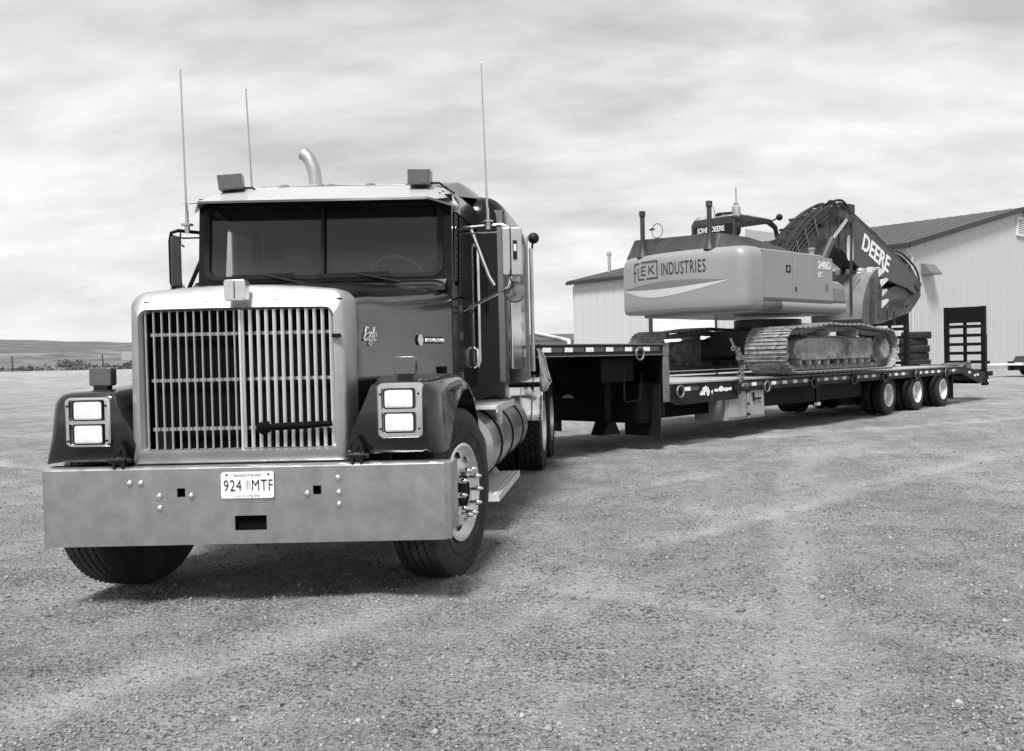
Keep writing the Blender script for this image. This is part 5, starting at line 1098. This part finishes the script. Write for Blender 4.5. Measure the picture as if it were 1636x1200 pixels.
hh = U(); hh.hose([(.2, 1.95, 3.48), (.24, 1.98, 3.56), (.32, 2.08, 3.52), (.36, 2.15, 3.2), (.37, 2.1, 2.5)], .02, 6).hose([(.1, 1.2, 3.10), (.1, 1.18, 3.22), (.1, 1.35, 3.30), (.12, 1.55, 3.26)], .018, 6).hose([(.2, 2.1, 3.50), (.24, 2.25, 3.60), (.34, 2.42, 3.56), (.42, 2.55, 3.2), (.42, 2.5, 1.9), (.42, 2.5, 1.3)], .028, 7).hose([(.1, 2.45, 3.46), (.1, 2.6, 3.60), (.12, 2.82, 3.56), (.12, 2.95, 3.5)], .025, 7).hose([(-.1, 2.1, 3.50), (-.1, 2.3, 3.58), (-.1, 2.6, 3.46)], .025, 7); hh.b2(.05, .2, 2.85, 3.1, 3.42, 3.6); hh.hose([(.44, 2.46, 2.1), (.46, 2.85, 2.12)], .012, 5)
hh.build('hydraulic_hose', 'hose', boom, kind='stuff'); hh = U(); hh.hose([(.1, 4.8, 2.66), (.12, 5.3, 2.62), (.15, 5.8, 2.35), (.2, 5.95, 2.0), (.3, 5.6, 1.6), (.32, 5.0, 1.4)], .025, 7).hose([(.2, 4.7, 2.7), (.22, 5.2, 2.68), (.25, 5.9, 2.3), (.28, 5.9, 1.8), (.33, 5.2, 1.42)], .025, 7).hose([(.0, 5.2, 2.55), (.0, 5.6, 2.62), (.0, 5.95, 2.3), (.1, 6.05, 1.9)], .03, 7); hh.build('hydraulic_hose', 'hose', boom, kind='stuff')
# stick folded back under the boom
SO = [(6.05, 2.14), (6.22, 2.05), (6.2, 1.72), (5.62, 1.30), (4.2, 1.02), (3.55, .97), (3.5, 1.3), (4.1, 1.66), (4.7, 1.86), (5.2, 1.98), (5.75, 2.12)]
sk = U().prism(SO, -.2, .2, 'yz').build('stick', 'boom', EX, .02); U().cyl((0, 5.85, 1.95), .1, .6, 'X', 14).cyl((0, 6.08, 1.98), .06, .5, 'X', 12).cyl((0, 3.65, 1.06), .07, .56, 'X', 12).build('pivot_pin', 'machdark', EX)
e = U()
for a, b in zip(SO[2:5], SO[3:6]): e.bar((.2, a[0], a[1] + .02), (.2, b[0], b[1] + .02), .02, .025)
e.build('edge_plate', 'edge', sk)
hh = U(); hh.hose([(.24, 5.3, 1.6), (.26, 4.8, 1.52), (.26, 4.42, 1.42), (.26, 4.38, 1.1)], .02, 6).hose([(.28, 5.1, 1.5), (.3, 4.75, 1.42), (.3, 4.62, 1.3), (.3, 4.65, .98)], .02, 6); hh.build('stick_hose', 'hose', sk, kind='stuff')
U().tube([(.0, 5.2, 1.95), (.0, 4.2, 1.62)], .075, 12).tube([(0, 4.2, 1.62), (0, 3.6, 1.45)], .035, 8).build('bucket_cylinder', 'machdark', EX)
U().bar((.22, 3.65, 1.08), (.22, 3.35, 1.45), .04, .12).bar((-.22, 3.65, 1.08), (-.22, 3.35, 1.45), .04, .12).build('bucket_link', 'machdark', EX)
# bucket: curved back shell with side plates, mouth facing rearward, teeth up
back = [(3.30, 2.20), (3.12, 2.12), (2.92, 1.96), (2.76, 1.76), (2.65, 1.52), (2.58, 1.28), (2.57, 1.08), (2.62, 1.0), (2.8, .98), (3.1, .99), (3.3, 1.03)]
bk = U(); inn = []
for i, p in enumerate(back):
    a = back[max(i - 1, 0)]; b = back[min(i + 1, len(back) - 1)]; d = Vector((b[0] - a[0], b[1] - a[1])).normalized(); inn.append((p[0] - d.y * .035, p[1] + d.x * .035))
bk.prism(back + inn[::-1], -.62, .62, 'yz')
bucket = bk.build('bucket', 'shell', EX, .006)
for x in (-.62, .60): U().prism([(p[0] + .01, p[1] - .005) for p in back] + [(3.5, 1.3), (3.48, 1.75)], x, x + .03, 'yz').build('side_plate', 'bucket', bucket)
U().prism([(2.9, 1.02), (3.06, 1.02), (3.1, 1.95), (2.97, 1.95)], .632, .655, 'yz').prism([(3.2, 1.15), (3.3, 1.15), (3.42, 1.7), (3.34, 1.85)], .632, .66, 'yz').build('wear_plate', 'machdark', bucket)
for (y, z) in ((3.1, 1.25), (3.15, 1.45), (3.2, 1.65), (3.1, 1.8)): U().cyl((.64, y, z), .02, .02, 'X', 6).build('bolt', 'machdark', bucket)
for k in range(5):
    x = -.52 + k * .26; U().loft([[(x - .055, 3.1, 2.10), (x + .055, 3.1, 2.10), (x + .055, 3.12, 2.22), (x - .055, 3.12, 2.22)], [(x - .045, 3.32, 2.13), (x + .045, 3.32, 2.13), (x + .045, 3.32, 2.21), (x - .045, 3.32, 2.21)], [(x - .03, 3.52, 2.22), (x + .03, 3.52, 2.22), (x + .03, 3.53, 2.24), (x - .03, 3.53, 2.24)]]).build('bucket_tooth', 'rimw', bucket)
for (y, z) in ((3.42, 2.08), (3.5, 1.86), (3.46, 1.62), (3.52, 1.40)):
    U().loft([[(.60, y - .12, z - .07), (.66, y - .12, z - .07), (.66, y - .12, z + .09), (.60, y - .12, z + .09)], [(.62, y + .22, z + .09), (.64, y + .22, z + .09), (.64, y + .20, z + .14), (.62, y + .20, z + .14)]]).build('side_cutter', 'rimw', bucket)
bpy.context.view_layer.update()
